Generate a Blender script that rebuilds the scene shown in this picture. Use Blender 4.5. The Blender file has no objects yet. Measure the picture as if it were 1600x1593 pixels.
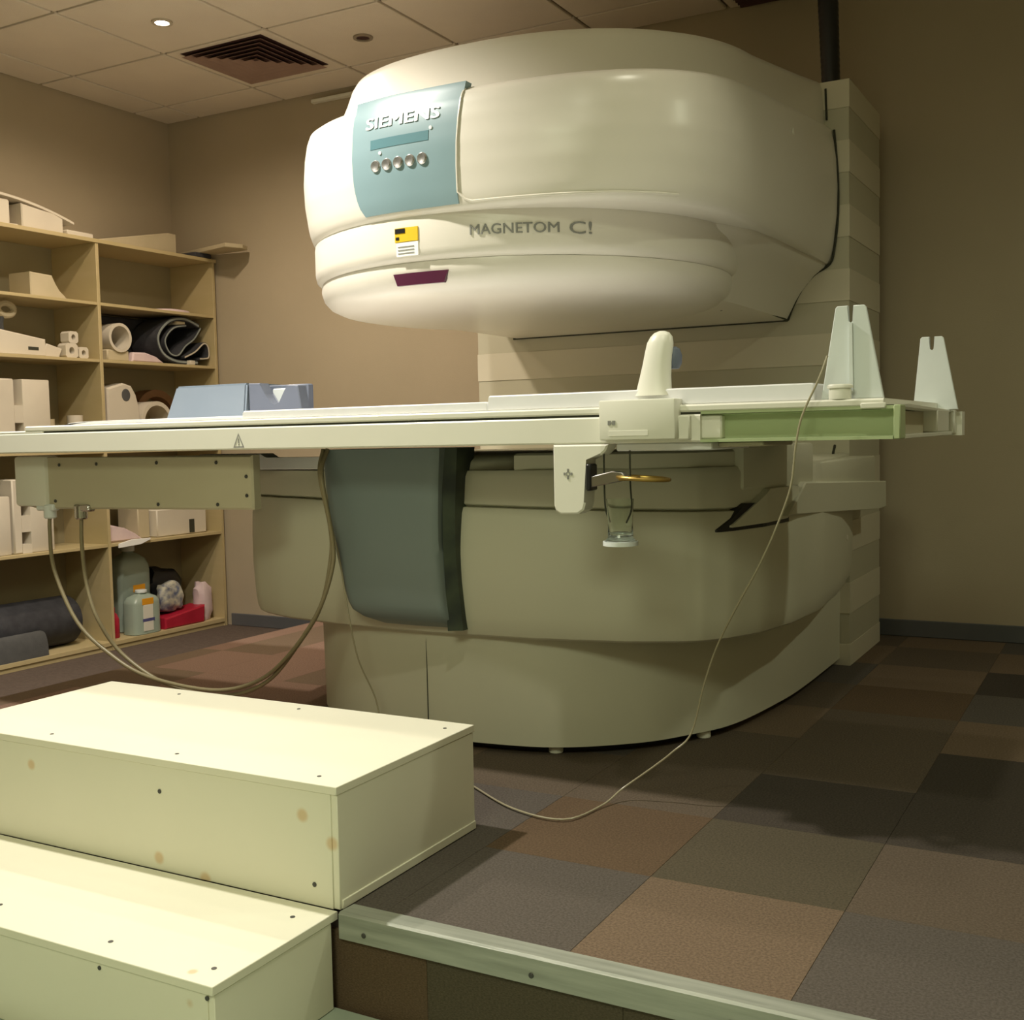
import bpy, bmesh, math, random
from mathutils import Vector, Matrix
random.seed(4)
PI = math.pi
sc = bpy.context.scene
COL = sc.collection

# ------------------------------------------------------------------ camera
F_PX = 1777.75
cam_d = bpy.data.cameras.new('camera')
cam = bpy.data.objects.new('camera', cam_d)
COL.objects.link(cam)
cam_d.sensor_fit = 'HORIZONTAL'
cam_d.sensor_width = 36.0
cam_d.lens = 36.0 * F_PX / 1600.0
cam_d.clip_start = 0.05
YAW, PITCH, ROLL = 0.503491, -0.0648, 0.0209073
fw = Vector((-math.sin(YAW) * math.cos(PITCH), math.cos(YAW) * math.cos(PITCH), math.sin(PITCH)))
r0 = Vector((math.cos(YAW), math.sin(YAW), 0))
d0 = fw.cross(r0)
rt = math.cos(ROLL) * r0 + math.sin(ROLL) * d0
dn = -math.sin(ROLL) * r0 + math.cos(ROLL) * d0
m = Matrix((rt, -dn, -fw)).transposed().to_4x4()
m.translation = Vector((0, 0, 0.9))
cam.matrix_world = m
sc.camera = cam

# ------------------------------------------------------------------ world, exposure
w = bpy.data.worlds.new('world')
sc.world = w
w.use_nodes = True
w.node_tree.nodes['Background'].inputs[0].default_value = (0.75, 0.72, 0.6, 1)
w.node_tree.nodes['Background'].inputs[1].default_value = 0.05
sc.view_settings.view_transform = 'Standard'
sc.view_settings.look = 'None'
sc.view_settings.gamma = 1.0
sc.view_settings.use_curve_mapping = False
sc.view_settings.exposure = 0.0

CEIL = 2.8
# recessed ceiling lamps of the room and one added fill: x, y, power, cone (deg), colour
LAMPS_FILL = [
    (-3.88, 3.87, 60, 165, (1.0, 0.82, 0.62)),
    (-2.60, 1.95, 265, 130, (1.0, 0.94, 0.84)),
    (-3.24, 3.23, 120, 150, (1.0, 0.88, 0.72)),
    (-0.68, 1.31, 34, 130, (0.98, 0.97, 0.78)),
    (1.24, 3.23, 46, 160, (0.96, 1.0, 0.74)),  # unseen fill added to brighten the right wall and flanks
    (-0.68, 2.59, 16, 80, (1.0, 0.95, 0.75)),
]


def add_spot(x, y, p, deg, c):
    l = bpy.data.lights.new('lamp_or_fill', 'SPOT')
    l.energy = p
    l.color = c
    l.spot_size = math.radians(deg)
    l.spot_blend = 0.6
    l.shadow_soft_size = 0.05
    o = bpy.data.objects.new('lamp_or_fill', l)
    COL.objects.link(o)
    o.location = (x, y, CEIL - 0.03)
    return o


for L in LAMPS_FILL:
    add_spot(*L)
# unseen soft greenish fill, added under the ceiling behind the camera
al = bpy.data.lights.new('fill_light', 'AREA')
al.shape = 'RECTANGLE'
al.size = 1.2
al.size_y = 1.2
al.energy = 62
al.color = (0.94, 1.0, 0.70)
ao = bpy.data.objects.new('fill_light', al)
COL.objects.link(ao)
ao.location = (-0.6, -1.2, CEIL - 0.05)


# ------------------------------------------------------------------ helpers
def nt(name, base, rough=0.5, spec=0.5, **k):
    mt = bpy.data.materials.new(name)
    mt.use_nodes = True
    b = mt.node_tree.nodes['Principled BSDF']
    b.inputs['Base Color'].default_value = (*base, 1)
    b.inputs['Roughness'].default_value = rough
    b.inputs['Specular IOR Level'].default_value = spec
    for a, v in k.items():
        b.inputs[a.replace('_', ' ')].default_value = v
    return mt, b, mt.node_tree


def mottled(name, c1, c2, scale=6.0, rough=0.5, bump=0.0, bscale=None, spec=0.4, detail=4.0, stretch=(1, 1, 1), **k):
    mt, b, t = nt(name, c1, rough, spec, **k)
    N, Lk = t.nodes, t.links
    tc = N.new('ShaderNodeTexCoord')
    mp = N.new('ShaderNodeMapping')
    mp.inputs['Scale'].default_value = stretch
    Lk.new(tc.outputs['Object'], mp.inputs['Vector'])
    nz = N.new('ShaderNodeTexNoise')
    nz.inputs['Scale'].default_value = scale
    nz.inputs['Detail'].default_value = detail
    Lk.new(mp.outputs[0], nz.inputs['Vector'])
    rp = N.new('ShaderNodeValToRGB')
    rp.color_ramp.elements[0].position = 0.35
    rp.color_ramp.elements[1].position = 0.65
    rp.color_ramp.elements[0].color = (*c1, 1)
    rp.color_ramp.elements[1].color = (*c2, 1)
    Lk.new(nz.outputs['Fac'], rp.inputs[0])
    Lk.new(rp.outputs[0], b.inputs['Base Color'])
    if bump:
        n2 = N.new('ShaderNodeTexNoise')
        n2.inputs['Scale'].default_value = bscale or scale * 10
        n2.inputs['Detail'].default_value = 3
        Lk.new(mp.outputs[0], n2.inputs['Vector'])
        bp = N.new('ShaderNodeBump')
        bp.inputs['Strength'].default_value = bump
        bp.inputs['Distance'].default_value = 0.004
        Lk.new(n2.outputs['Fac'], bp.inputs['Height'])
        Lk.new(bp.outputs[0], b.inputs['Normal'])
    return mt


M = {}
M['wall'] = mottled('wall_paint', (0.44, 0.37, 0.26), (0.47, 0.395, 0.28), 1.6, 0.85, 0.15, 180)
M['ceil_tile'] = mottled('ceiling_tile', (0.76, 0.67, 0.56), (0.80, 0.71, 0.59), 3, 0.9, 0.3, 220)
M['grid'] = mottled('ceiling_grid', (0.30, 0.25, 0.19), (0.33, 0.27, 0.2), 5, 0.6)
M['base'] = mottled('skirting_grey', (0.10, 0.105, 0.11), (0.12, 0.12, 0.125), 4, 0.5)
M['lower'] = mottled('lower_floor', (0.36, 0.42, 0.33), (0.40, 0.46, 0.36), 3, 0.45)
M['lower_dark'] = mottled('lower_carpet', (0.095, 0.07, 0.055), (0.12, 0.088, 0.07), 60, 0.95, 0.6, 300)
CARPET = {}
for nm, c in dict(sand=(0.175, 0.125, 0.085), grey=(0.110, 0.094, 0.080), dark=(0.068, 0.056, 0.045),
                  clay=(0.24, 0.155, 0.115), rust=(0.125, 0.084, 0.052), taupe=(0.125, 0.096, 0.070), olive=(0.10, 0.083, 0.056)).items():
    CARPET[nm] = mottled('carpet_' + nm, tuple(v * 0.80 for v in c), tuple(v * 1.2 for v in c), 200, 0.97, 0.45, 600, spec=0.1)
M['alu'] = mottled('aluminium_nosing', (0.30, 0.32, 0.27), (0.42, 0.44, 0.38), 14, 0.45, 0.1, 90, Metallic=0.25, stretch=(0.3, 4, 4))
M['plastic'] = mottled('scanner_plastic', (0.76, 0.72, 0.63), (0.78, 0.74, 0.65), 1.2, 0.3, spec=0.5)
M['plastic_dim'] = mottled('scanner_plastic_dim', (0.64, 0.62, 0.49), (0.66, 0.64, 0.51), 1.2, 0.42, spec=0.4)  # same off-white as the head, dim greenish light put into the colour
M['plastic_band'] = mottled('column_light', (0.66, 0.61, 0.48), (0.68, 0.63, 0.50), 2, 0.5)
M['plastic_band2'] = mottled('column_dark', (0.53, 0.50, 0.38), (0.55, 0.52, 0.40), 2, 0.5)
M['white'] = mottled('table_white', (0.78, 0.77, 0.67), (0.80, 0.79, 0.69), 3, 0.35)
M['pad'] = mottled('pad_vinyl', (0.82, 0.82, 0.84), (0.86, 0.86, 0.88), 4, 0.45)
M['seam'] = nt('seam_rubber', (0.035, 0.036, 0.022), 0.7)[0]
M['blue'] = mottled('control_panel_blue', (0.22, 0.33, 0.36), (0.24, 0.35, 0.38), 2, 0.35)
M['blue_disp'] = nt('display_blue', (0.10, 0.22, 0.25), 0.25)[0]
M['slate'] = mottled('slate_panel', (0.195, 0.24, 0.24), (0.21, 0.255, 0.25), 2, 0.4)
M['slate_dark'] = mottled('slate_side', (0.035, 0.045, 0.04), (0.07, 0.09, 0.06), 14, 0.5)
M['silver'] = nt('button_silver', (0.55, 0.55, 0.54), 0.25, Metallic=0.8)[0]
M['letter_white'] = nt('letter_white', (0.9, 0.9, 0.88), 0.4)[0]
M['letter_grey'] = nt('letter_grey', (0.25, 0.25, 0.23), 0.5)[0]
M['yellow'] = nt('label_yellow', (0.75, 0.50, 0.01), 0.5)[0]
M['black'] = nt('black_plastic', (0.012, 0.012, 0.014), 0.35)[0]
M['redglass'] = nt('laser_window', (0.085, 0.02, 0.045), 0.12, 0.7)[0]
M['chan'] = mottled('channel_green', (0.42, 0.50, 0.28), (0.46, 0.54, 0.31), 3, 0.4)
M['cream'] = mottled('trolley_cream', (0.52, 0.47, 0.33), (0.55, 0.50, 0.36), 3, 0.45)
M['melamine'] = mottled('shelf_melamine', (0.48, 0.39, 0.20), (0.52, 0.42, 0.23), 2, 0.5, stretch=(1, 1, 6))
M['melamine_back'] = mottled('shelf_back', (0.30, 0.26, 0.15), (0.33, 0.285, 0.17), 2, 0.6)
M['screw'] = nt('screw_dark', (0.05, 0.05, 0.045), 0.5)[0]
M['foam_white'] = mottled('coil_white', (0.62, 0.56, 0.46), (0.66, 0.60, 0.49), 5, 0.5)
M['foam_beige'] = mottled('foam_beige', (0.50, 0.43, 0.28), (0.54, 0.46, 0.31), 8, 0.7)
M['foam_dark'] = mottled('foam_charcoal', (0.035, 0.035, 0.04), (0.05, 0.05, 0.056), 20, 0.85, 0.4, 200)
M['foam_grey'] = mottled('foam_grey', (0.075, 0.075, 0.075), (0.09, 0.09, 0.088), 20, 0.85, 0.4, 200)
M['mat_edge'] = mottled('mat_edge_grey', (0.25, 0.28, 0.27), (0.30, 0.33, 0.31), 20, 0.7)
M['coilblue'] = mottled('coil_blue_grey', (0.20, 0.245, 0.30), (0.22, 0.265, 0.32), 4, 0.5)
M['coilblue_d'] = mottled('coil_blue_end', (0.12, 0.14, 0.19), (0.14, 0.16, 0.21), 4, 0.5)
M['notch'] = mottled('acrylic_white', (0.72, 0.77, 0.76), (0.76, 0.81, 0.80), 9, 0.3)
M['hose'] = nt('hose_beige', (0.25, 0.21, 0.12), 0.4)[0]
M['hose_clear'] = nt('hose_clear', (0.38, 0.34, 0.23), 0.25)[0]
M['chrome'] = nt('chrome', (0.6, 0.6, 0.58), 0.2, Metallic=1.0)[0]
M['brass'] = nt('brassy_metal', (0.45, 0.30, 0.08), 0.35, Metallic=0.8)[0]
M['pink'] = mottled('pink_cloth', (0.62, 0.48, 0.50), (0.70, 0.56, 0.56), 12, 0.8)
M['red'] = mottled('red_plastic', (0.35, 0.01, 0.03), (0.42, 0.015, 0.04), 8, 0.4)
M['orange'] = nt('label_orange', (0.75, 0.33, 0.01), 0.6)[0]
M['paper'] = nt('label_paper', (0.72, 0.70, 0.60), 0.7)[0]
M['navy'] = nt('label_navy', (0.08, 0.08, 0.22), 0.6)[0]
M['brown'] = mottled('brown_foam', (0.22, 0.12, 0.06), (0.27, 0.15, 0.08), 10, 0.8)
M['bag'] = mottled('printed_bag', (0.55, 0.52, 0.40), (0.10, 0.12, 0.20), 26, 0.5)
M['ventred'] = nt('vent_dark', (0.06, 0.022, 0.02), 0.8)[0]
M['ventblade'] = mottled('vent_blade', (0.30, 0.19, 0.15), (0.34, 0.22, 0.17), 8, 0.5)
M['ventframe'] = mottled('vent_frame', (0.56, 0.49, 0.39), (0.60, 0.52, 0.42), 8, 0.5)
M['bottle'] = nt('bottle_translucent', (0.50, 0.60, 0.50), 0.25, Transmission_Weight=0.35, Alpha=1.0)[0]
M['glass'] = nt('cup_glass', (0.95, 1.0, 0.96), 0.05, Transmission_Weight=1.0, IOR=1.45)[0]
e, eb, _ = nt('lamp_glow', (1, 1, 1), 0.5)
eb.inputs['Emission Color'].default_value = (1, 0.93, 0.82, 1)
eb.inputs['Emission Strength'].default_value = 14
M['glow'] = e


def stained(name, c1, c2, spots):
    """cream board with small rusty stains at fixed places (object coordinates)"""
    mt = mottled(name, c1, c2, 2.0, 0.42)
    t = mt.node_tree
    N, Lk = t.nodes, t.links
    b = N['Principled BSDF']
    src = b.inputs['Base Color'].links[0].from_socket
    tc = [n for n in N if n.type == 'TEX_COORD'][0]
    acc = None
    for p, r in spots:
        d = N.new('ShaderNodeVectorMath'); d.operation = 'DISTANCE'
        Lk.new(tc.outputs['Object'], d.inputs[0])
        d.inputs[1].default_value = p
        mr = N.new('ShaderNodeMapRange'); mr.interpolation_type = 'SMOOTHSTEP'
        mr.inputs['From Min'].default_value = r * 0.4
        mr.inputs['From Max'].default_value = r
        mr.inputs['To Min'].default_value = 0.55
        mr.inputs['To Max'].default_value = 0.0
        Lk.new(d.outputs['Value'], mr.inputs['Value'])
        if acc is None:
            acc = mr.outputs[0]
        else:
            mx = N.new('ShaderNodeMath'); mx.operation = 'MAXIMUM'
            Lk.new(acc, mx.inputs[0]); Lk.new(mr.outputs[0], mx.inputs[1])
            acc = mx.outputs[0]
    mix = N.new('ShaderNodeMixRGB')
    Lk.new(acc, mix.inputs[0]); Lk.new(src, mix.inputs[1])
    mix.inputs[2].default_value = (0.62, 0.36, 0.10, 1)
    Lk.new(mix.outputs[0], b.inputs['Base Color'])
    return mt


def wpos(o):
    v = Vector((0, 0, 0))
    while o:
        v += o.location
        o = o.parent
    return v


def obj(name, bm, mat, parent=None, smooth=True, origin=None, ang=38):
    """link a bmesh built in world coordinates as one mesh object"""
    me = bpy.data.meshes.new(name)
    base = wpos(parent) if parent else Vector(origin or (0, 0, 0))
    bm.transform(Matrix.Translation(-base))
    bmesh.ops.recalc_face_normals(bm, faces=bm.faces)
    bm.to_mesh(me)
    bm.free()
    if smooth:
        for p in me.polygons:
            p.use_smooth = True
        me.set_sharp_from_angle(angle=math.radians(ang))
    me.materials.append(mat)
    o = bpy.data.objects.new(name, me)
    COL.objects.link(o)
    if parent:
        o.parent = parent
    else:
        o.location = base
    return o


def tag(o, label=None, cat=None, group=None, kind=None):
    if label: o['label'] = label
    if cat: o['category'] = cat
    if group: o['group'] = group
    if kind: o['kind'] = kind
    return o


def thing(name, label, cat, loc, group=None):
    o = bpy.data.objects.new(name, None)
    COL.objects.link(o)
    o.empty_display_size = 0.1
    o.location = loc
    return tag(o, label, cat, group)


def struct(name, bm, mat, smooth=False):
    o = obj(name, bm, mat, smooth=smooth)
    o['kind'] = 'structure'
    return o


def box(bm, x0, x1, y0, y1, z0, z1, bev=0.0, seg=1):
    vs = [bm.verts.new((x, y, z)) for x in (x0, x1) for y in (y0, y1) for z in (z0, z1)]
    f = [(0, 1, 3, 2), (4, 6, 7, 5), (0, 4, 5, 1), (2, 3, 7, 6), (0, 2, 6, 4), (1, 5, 7, 3)]
    fs = [bm.faces.new([vs[i] for i in q]) for q in f]
    if bev:
        es = list({e for q in fs for e in q.edges})
        bmesh.ops.bevel(bm, geom=es, offset=bev, segments=seg, affect='EDGES', profile=0.5)
    return bm


def B(*a, **k):
    return box(bmesh.new(), *a, **k)


def loft(bm, rings, caps=True, close=True):
    R = [[bm.verts.new(p) for p in r] for r in rings]
    n = len(R[0])
    for a, b in zip(R, R[1:]):
        for i in range(n if close else n - 1):
            j = (i + 1) % n
            bm.faces.new((a[i], a[j], b[j], b[i]))
    if caps and close:
        bm.faces.new(R[0]); bm.faces.new(R[-1])
    return bm


def prism(bm, pts, axis, a, b, bev=0.0):
    """polygon pts in the two other axes, extruded along axis from a to b"""
    def P(p, c):
        return {'x': (c, p[0], p[1]), 'y': (p[0], c, p[1]), 'z': (p[0], p[1], c)}[axis]
    v0 = [bm.verts.new(P(p, a)) for p in pts]
    v1 = [bm.verts.new(P(p, b)) for p in pts]
    n = len(pts)
    fs = [bm.faces.new(v0), bm.faces.new(v1)]
    for i in range(n):
        j = (i + 1) % n
        fs.append(bm.faces.new((v0[i], v0[j], v1[j], v1[i])))
    if bev:
        es = [e for f in fs[:2] for e in f.edges]
        bmesh.ops.bevel(bm, geom=list(set(es)), offset=bev, segments=1, affect='EDGES')
    return bm


def cyl(bm, c, axis, r, h, seg=20, r2=None, bev=0.0):
    """cylinder starting at c, running h along axis"""
    ax = Vector(axis).normalized()
    u = ax.orthogonal().normalized()
    v = ax.cross(u)
    r2 = r if r2 is None else r2
    c = Vector(c)
    prof = [(r, 0), (r2, h)]
    if bev:
        prof = [(r - bev, 0), (r, bev), (r2, h - bev), (r2 - bev, h)]
    rings = [[c + ax * t + (u * math.cos(2 * PI * i / seg) + v * math.sin(2 * PI * i / seg)) * rr for i in range(seg)] for rr, t in prof]
    return loft(bm, rings)


def lathe(bm, c, prof, seg=24, sx=1, sy=1):
    rings = [[(c[0] + r * sx * math.cos(2 * PI * i / seg), c[1] + r * sy * math.sin(2 * PI * i / seg), c[2] + z) for i in range(seg)] for r, z in prof]
    return loft(bm, rings)


def ring(bm, c, axis, ro, ri, h, seg=28, a0=0.0, a1=2 * PI):
    """tube wall (annulus) along axis, or an arch of it"""
    ax = Vector(axis).normalized()
    if abs(ax.z) < 0.9:
        v = Vector((0, 0, 1)); u = v.cross(ax).normalized()
    else:
        u = Vector((1, 0, 0)); v = Vector((0, 1, 0))
    c = Vector(c)
    full = abs(a1 - a0 - 2 * PI) < 1e-6
    n = seg if full else seg + 1
    secs = []
    for i in range(n):
        a = a0 + (a1 - a0) * i / seg
        d = u * math.cos(a) + v * math.sin(a)
        secs.append([bm.verts.new(p) for p in (c + d * ri, c + d * ro, c + d * ro + ax * h, c + d * ri + ax * h)])
    for i in range(n if full else n - 1):
        a, b = secs[i], secs[(i + 1) % n]
        for k in range(4):
            bm.faces.new((a[k], a[(k + 1) % 4], b[(k + 1) % 4], b[k]))
    if not full:
        bm.faces.new(secs[0]); bm.faces.new(secs[-1])
    return bm


def spline(pts, k=8):
    P = [Vector(p) for p in pts]
    P = [P[0] * 2 - P[1]] + P + [P[-1] * 2 - P[-2]]
    out = []
    for i in range(1, len(P) - 2):
        for j in range(k):
            t = j / k
            a, b, c, d = P[i - 1], P[i], P[i + 1], P[i + 2]
            out.append(0.5 * ((2 * b) + (c - a) * t + (2 * a - 5 * b + 4 * c - d) * t * t + (3 * b - a - 3 * c + d) * t ** 3))
    out.append(P[-2])
    return out


def tube(bm, pts, r, seg=8, k=6, smooth=True):
    L = spline(pts, k) if smooth else [Vector(p) for p in pts]
    rings = []
    up = None
    for i, p in enumerate(L):
        t = (L[min(i + 1, len(L) - 1)] - L[max(i - 1, 0)]).normalized()
        u = t.orthogonal().normalized() if up is None else (up - t * up.dot(t)).normalized()
        up = u
        v = t.cross(u)
        rings.append([p + (u * math.cos(2 * PI * q / seg) + v * math.sin(2 * PI * q / seg)) * r for q in range(seg)])
    return loft(bm, rings)


def strip(bm, P, thick, nrm):
    """ribbon: list of (a, b) edge pairs, thickened along nrm(i)"""
    rings = []
    for i, (a, b) in enumerate(P):
        a, b = Vector(a), Vector(b)
        n = Vector(nrm(i)) * thick
        rings.append([a, b, b + n, a + n])
    return loft(bm, rings)


def text_bm(body, size, bold=False):
    cu = bpy.data.curves.new('txt', 'FONT')
    cu.body = body
    cu.size = size
    cu.resolution_u = 3
    cu.extrude = 0.0
    if bold:
        pass
    to = bpy.data.objects.new('txt', cu)
    COL.objects.link(to)
    dg = bpy.context.evaluated_depsgraph_get()
    me = bpy.data.meshes.new_from_object(to.evaluated_get(dg))
    bm = bmesh.new()
    bm.from_mesh(me)
    if bold:
        for q in (1, 2):
            n0 = len(bm.verts)
            bm.from_mesh(me)
            bm.verts.ensure_lookup_table()
            for v in bm.verts[n0:]:
                v.co.x += 0.028 * q * size
                v.co.y += 0.008 * q * size
    bpy.data.objects.remove(to)
    bpy.data.curves.remove(cu)
    bpy.data.meshes.remove(me)
    return bm


# ------------------------------------------------------------------ room shell
XL, XR, YB, YF = -5.10, 2.2, 5.10, -2.6
LOW = -0.19
PX0, PY0 = -3.47, 1.69          # raised platform: left edge and front edge
G = 0.64                        # ceiling grid pitch

wl = struct('wall_left', B(XL - 0.1, XL, YF, YB + 0.1, LOW - 0.1, CEIL + 0.1), M['wall'])
wb = struct('wall_back', B(XL, XR, YB, YB + 0.1, LOW - 0.1, CEIL + 0.1), M['wall'])
wr = struct('wall_right', B(XR, XR + 0.1, YF, YB + 0.1, LOW - 0.1, CEIL + 0.1), M['wall'])
wf = struct('wall_front', B(XL, XR, YF - 0.1, YF, LOW - 0.1, CEIL + 0.1), M['wall'])
cl = struct('ceiling', B(XL, XR, YF, YB, CEIL + 0.012, CEIL + 0.1), M['grid'])

# ceiling tiles, each a panel with its own edges, and the grid bars between them
xs = [XL] + [-4.84 + G * i for i in range(11)] + [XR]
ys = [YF] + [4.83 - G * i for i in range(11, -1, -1)] + [YB]
VENTS = [(-3.88, 4.51)]
tile_mesh = {}
for i in range(len(xs) - 1):
    for j in range(len(ys) - 1):
        w_, h_ = xs[i + 1] - xs[i], ys[j + 1] - ys[j]
        if w_ < 0.05 or h_ < 0.05:
            continue
        key = (round(w_, 3), round(h_, 3))
        if key not in tile_mesh:
            bm = B(-w_ / 2 + 0.009, w_ / 2 - 0.009, -h_ / 2 + 0.009, h_ / 2 - 0.009, -0.004, 0.012, bev=0.003)
            me = bpy.data.meshes.new('ceiling_tile')
            bm.to_mesh(me); bm.free()
            me.materials.append(M['ceil_tile'])
            tile_mesh[key] = me
        o = bpy.data.objects.new('ceiling_tile', tile_mesh[key])
        COL.objects.link(o)
        o.parent = cl
        o.location = ((xs[i] + xs[i + 1]) / 2, (ys[j] + ys[j + 1]) / 2, CEIL)

# floors
fl = struct('floor', B(XL, XR, YF, YB, LOW - 0.1, LOW), M['lower_dark'])
fr = obj('front_strip', B(PX0, XR, YF, PY0 - 0.012, LOW, LOW + 0.006), M['lower'], fl, smooth=False)
fr['label'] = 'pale green sheet floor in front of the raised platform'
pf = struct('floor_platform', B(PX0, XR, PY0 + 0.006, YB, LOW, -0.008), M['lower_dark'])
T = 0.389
pattern = {}
names = ['clay', 'sand', 'grey', 'taupe', 'dark', 'rust', 'olive']
bmt = B(-T / 2 + 0.0003, T / 2 - 0.0003, -T / 2 + 0.0003, T / 2 - 0.0003, -0.008, 0.0, bev=0.0006)
base_me = bpy.data.meshes.new('carpet_tile')
bmt.to_mesh(base_me); bmt.free()
CM = {}
for n_ in names:
    me = base_me.copy(); me.materials.append(CARPET[n_]); CM[n_] = me
fixed = {(7, 0): 'grey', (8, 0): 'sand', (6, 0): 'grey', (9, 0): 'grey', (10, 0): 'grey', (11, 0): 'sand',
         (6, 1): 'grey', (7, 1): 'rust', (8, 1): 'olive', (9, 1): 'taupe', (10, 1): 'taupe', (11, 1): 'sand', (5, 1): 'taupe',
         (7, 2): 'taupe', (8, 2): 'dark', (9, 2): 'dark', (10, 2): 'taupe', (11, 2): 'rust', (12, 2): 'taupe',
         (8, 3): 'taupe', (9, 3): 'dark', (10, 3): 'taupe', (11, 3): 'sand', (12, 3): 'grey',
         (9, 4): 'sand', (10, 4): 'taupe', (11, 4): 'rust', (12, 4): 'taupe',
         (8, 5): 'rust', (9, 5): 'grey', (10, 5): 'dark', (11, 5): 'grey', (12, 5): 'rust',
         (9, 6): 'dark', (10, 6): 'rust', (11, 6): 'dark', (12, 6): 'taupe'}
XT0 = -0.470 - 9 * T      # left side of column 0, so a joint lies at x=-0.470
YT = [1.728] + [2.112 + T * k for k in range(8)]
rnd = random.Random(12)
for i in range(0, 16):
    for j in range(0, 9):
        x0 = XT0 + (i) * T
        if x0 + T > XR + 0.2 or x0 < PX0 - 0.6:
            continue
        y0, y1 = (YT[j], YT[j + 1] if j + 1 < len(YT) else YB - 0.012)
        y1 = min(y1, YB - 0.012)
        if y1 - y0 < 0.03:
            continue
        xa, xb = max(x0, PX0 + 0.002), min(x0 + T, XR)
        n_ = fixed.get((i, j)) or (rnd.choice(['clay', 'clay', 'sand']) if i < 6 else None) or rnd.choice(['sand', 'taupe', 'rust', 'taupe', 'sand', 'grey'])
        o = bpy.data.objects.new('carpet_tile', CM[n_])
        COL.objects.link(o)
        o.parent = pf
        o.location = ((xa + xb) / 2, (y0 + y1) / 2, 0)
        o.scale = ((xb - xa) / T, (y1 - y0) / T, 1)
# tiles on the platform's riser
for i in range(1, 16):
    x0 = XT0 + i * T + 0.12
    if x0 + T > XR or x0 < PX0:
        continue
    n_ = ['olive', 'rust', 'grey', 'olive', 'rust'][i % 5] if i != 7 else 'olive'
    o = bpy.data.objects.new('carpet_tile', CM[n_])
    COL.objects.link(o)
    o.parent = pf
    o.rotation_euler = (PI / 2, 0, 0)
    o.location = (x0 + T / 2, PY0 - 0.002, (LOW - 0.02) / 2 - 0.012)
    o.scale = (1, (0 - LOW - 0.024) / T, 1)

# skirting boards
struct('baseboard_back', box(B(PX0 + 0.001, XR, YB - 0.014, YB, 0.0, 0.072, bev=0.003), -4.73, PX0, YB - 0.014, YB, LOW, LOW + 0.072, bev=0.003), M['base'])
struct('baseboard_left', B(XL, XL + 0.014, YF, 3.3, LOW, LOW + 0.072, bev=0.003), M['base'])
# aluminium nosing along the platform edge
ns = struct('trim_1', prism(bmesh.new(), [(PY0 - 0.013, -0.045), (PY0 - 0.013, 0.002), (PY0 - 0.008, 0.006), (PY0 + 0.036, 0.004), (PY0 + 0.036, 0.0005), (PY0 - 0.005, 0.0), (PY0 - 0.005, -0.045)], 'x', -1.318, XR, 0.0), M['alu'])
for x in (-1.26, -0.905, -0.55, -0.19, 0.17, 0.53):
    obj('screw', cyl(bmesh.new(), (x, PY0 - 0.0125, -0.028), (0, -1, 0), 0.005, 0.003, 10, bev=0.001), M['screw'], ns)

# ------------------------------------------------------------------ ceiling fittings
def downlight(x, y, lit, label):
    t = thing('ceiling_lamp', label, 'ceiling lamp', (x, y, CEIL - 0.004), 'recessed round ceiling lamps')
    obj('rim', ring(bmesh.new(), (x, y, CEIL - 0.012), (0, 0, 1), 0.047, 0.032, 0.010), M['grid'] if not lit else M['ventframe'], t)
    obj('lamp_glass', cyl(bmesh.new(), (x, y, CEIL - 0.007), (0, 0, 1), 0.0325, 0.006, 24), M['glow'] if lit else M['ventred'], t)
    return t


downlight(-3.88, 3.87, True, 'small round recessed ceiling lamp, lit, left of the brown square vent')
downlight(-3.235, 4.51, False, 'small round recessed ceiling lamp, unlit and dark, right of the square vent')

vt = thing('ceiling_vent', 'square brown ceiling vent with nested slanted blades', 'vent', (-3.87, 4.48, CEIL - 0.004))
cx, cy, hw = -3.87, 4.48, 0.255
obj('backing', B(cx - hw, cx + hw, cy - hw, cy + hw, CEIL - 0.0055, CEIL - 0.0042), M['ventred'], vt, smooth=False)
for k in range(6):
    r = hw - 0.004 - 0.041 * k
    bm = bmesh.new()
    def sq(r, z): return [(cx - r, cy - r, z), (cx + r, cy - r, z), (cx + r, cy + r, z), (cx - r, cy + r, z)]
    loft(bm, [sq(r, CEIL - 0.022), sq(r - 0.003, CEIL - 0.022), sq(r - 0.026, CEIL - 0.0055), sq(r - 0.023, CEIL - 0.0055)], caps=False)
    bm2 = bm
    obj('blade', bm2, M['ventblade'], vt, smooth=False)
v2 = thing('ceiling_vent', 'dark ceiling grille against the back wall, left of the black pipe', 'vent', (-1.42, 4.96, CEIL - 0.004))
obj('backing', B(-1.58, -1.20, 4.86, 5.07, CEIL - 0.0055, CEIL - 0.0042), M['ventred'], v2, smooth=False)
for k in range(6):
    y = 4.87 + 0.034 * k
    obj('blade', prism(bmesh.new(), [(y, CEIL - 0.006), (y + 0.003, CEIL - 0.006), (y + 0.024, CEIL - 0.022), (y + 0.021, CEIL - 0.022)], 'x', -1.575, -1.205), M['ventred'], v2, smooth=False)

tag(obj('cable_trunking', B(-4.0, -2.4, YB - 0.03, YB - 0.001, 2.742, 2.764, bev=0.004), M['white'], origin=(-3.2, YB, 2.75)),
    'thin white strip on the back wall just below the ceiling, beside the scanner head', 'strip')

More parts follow.
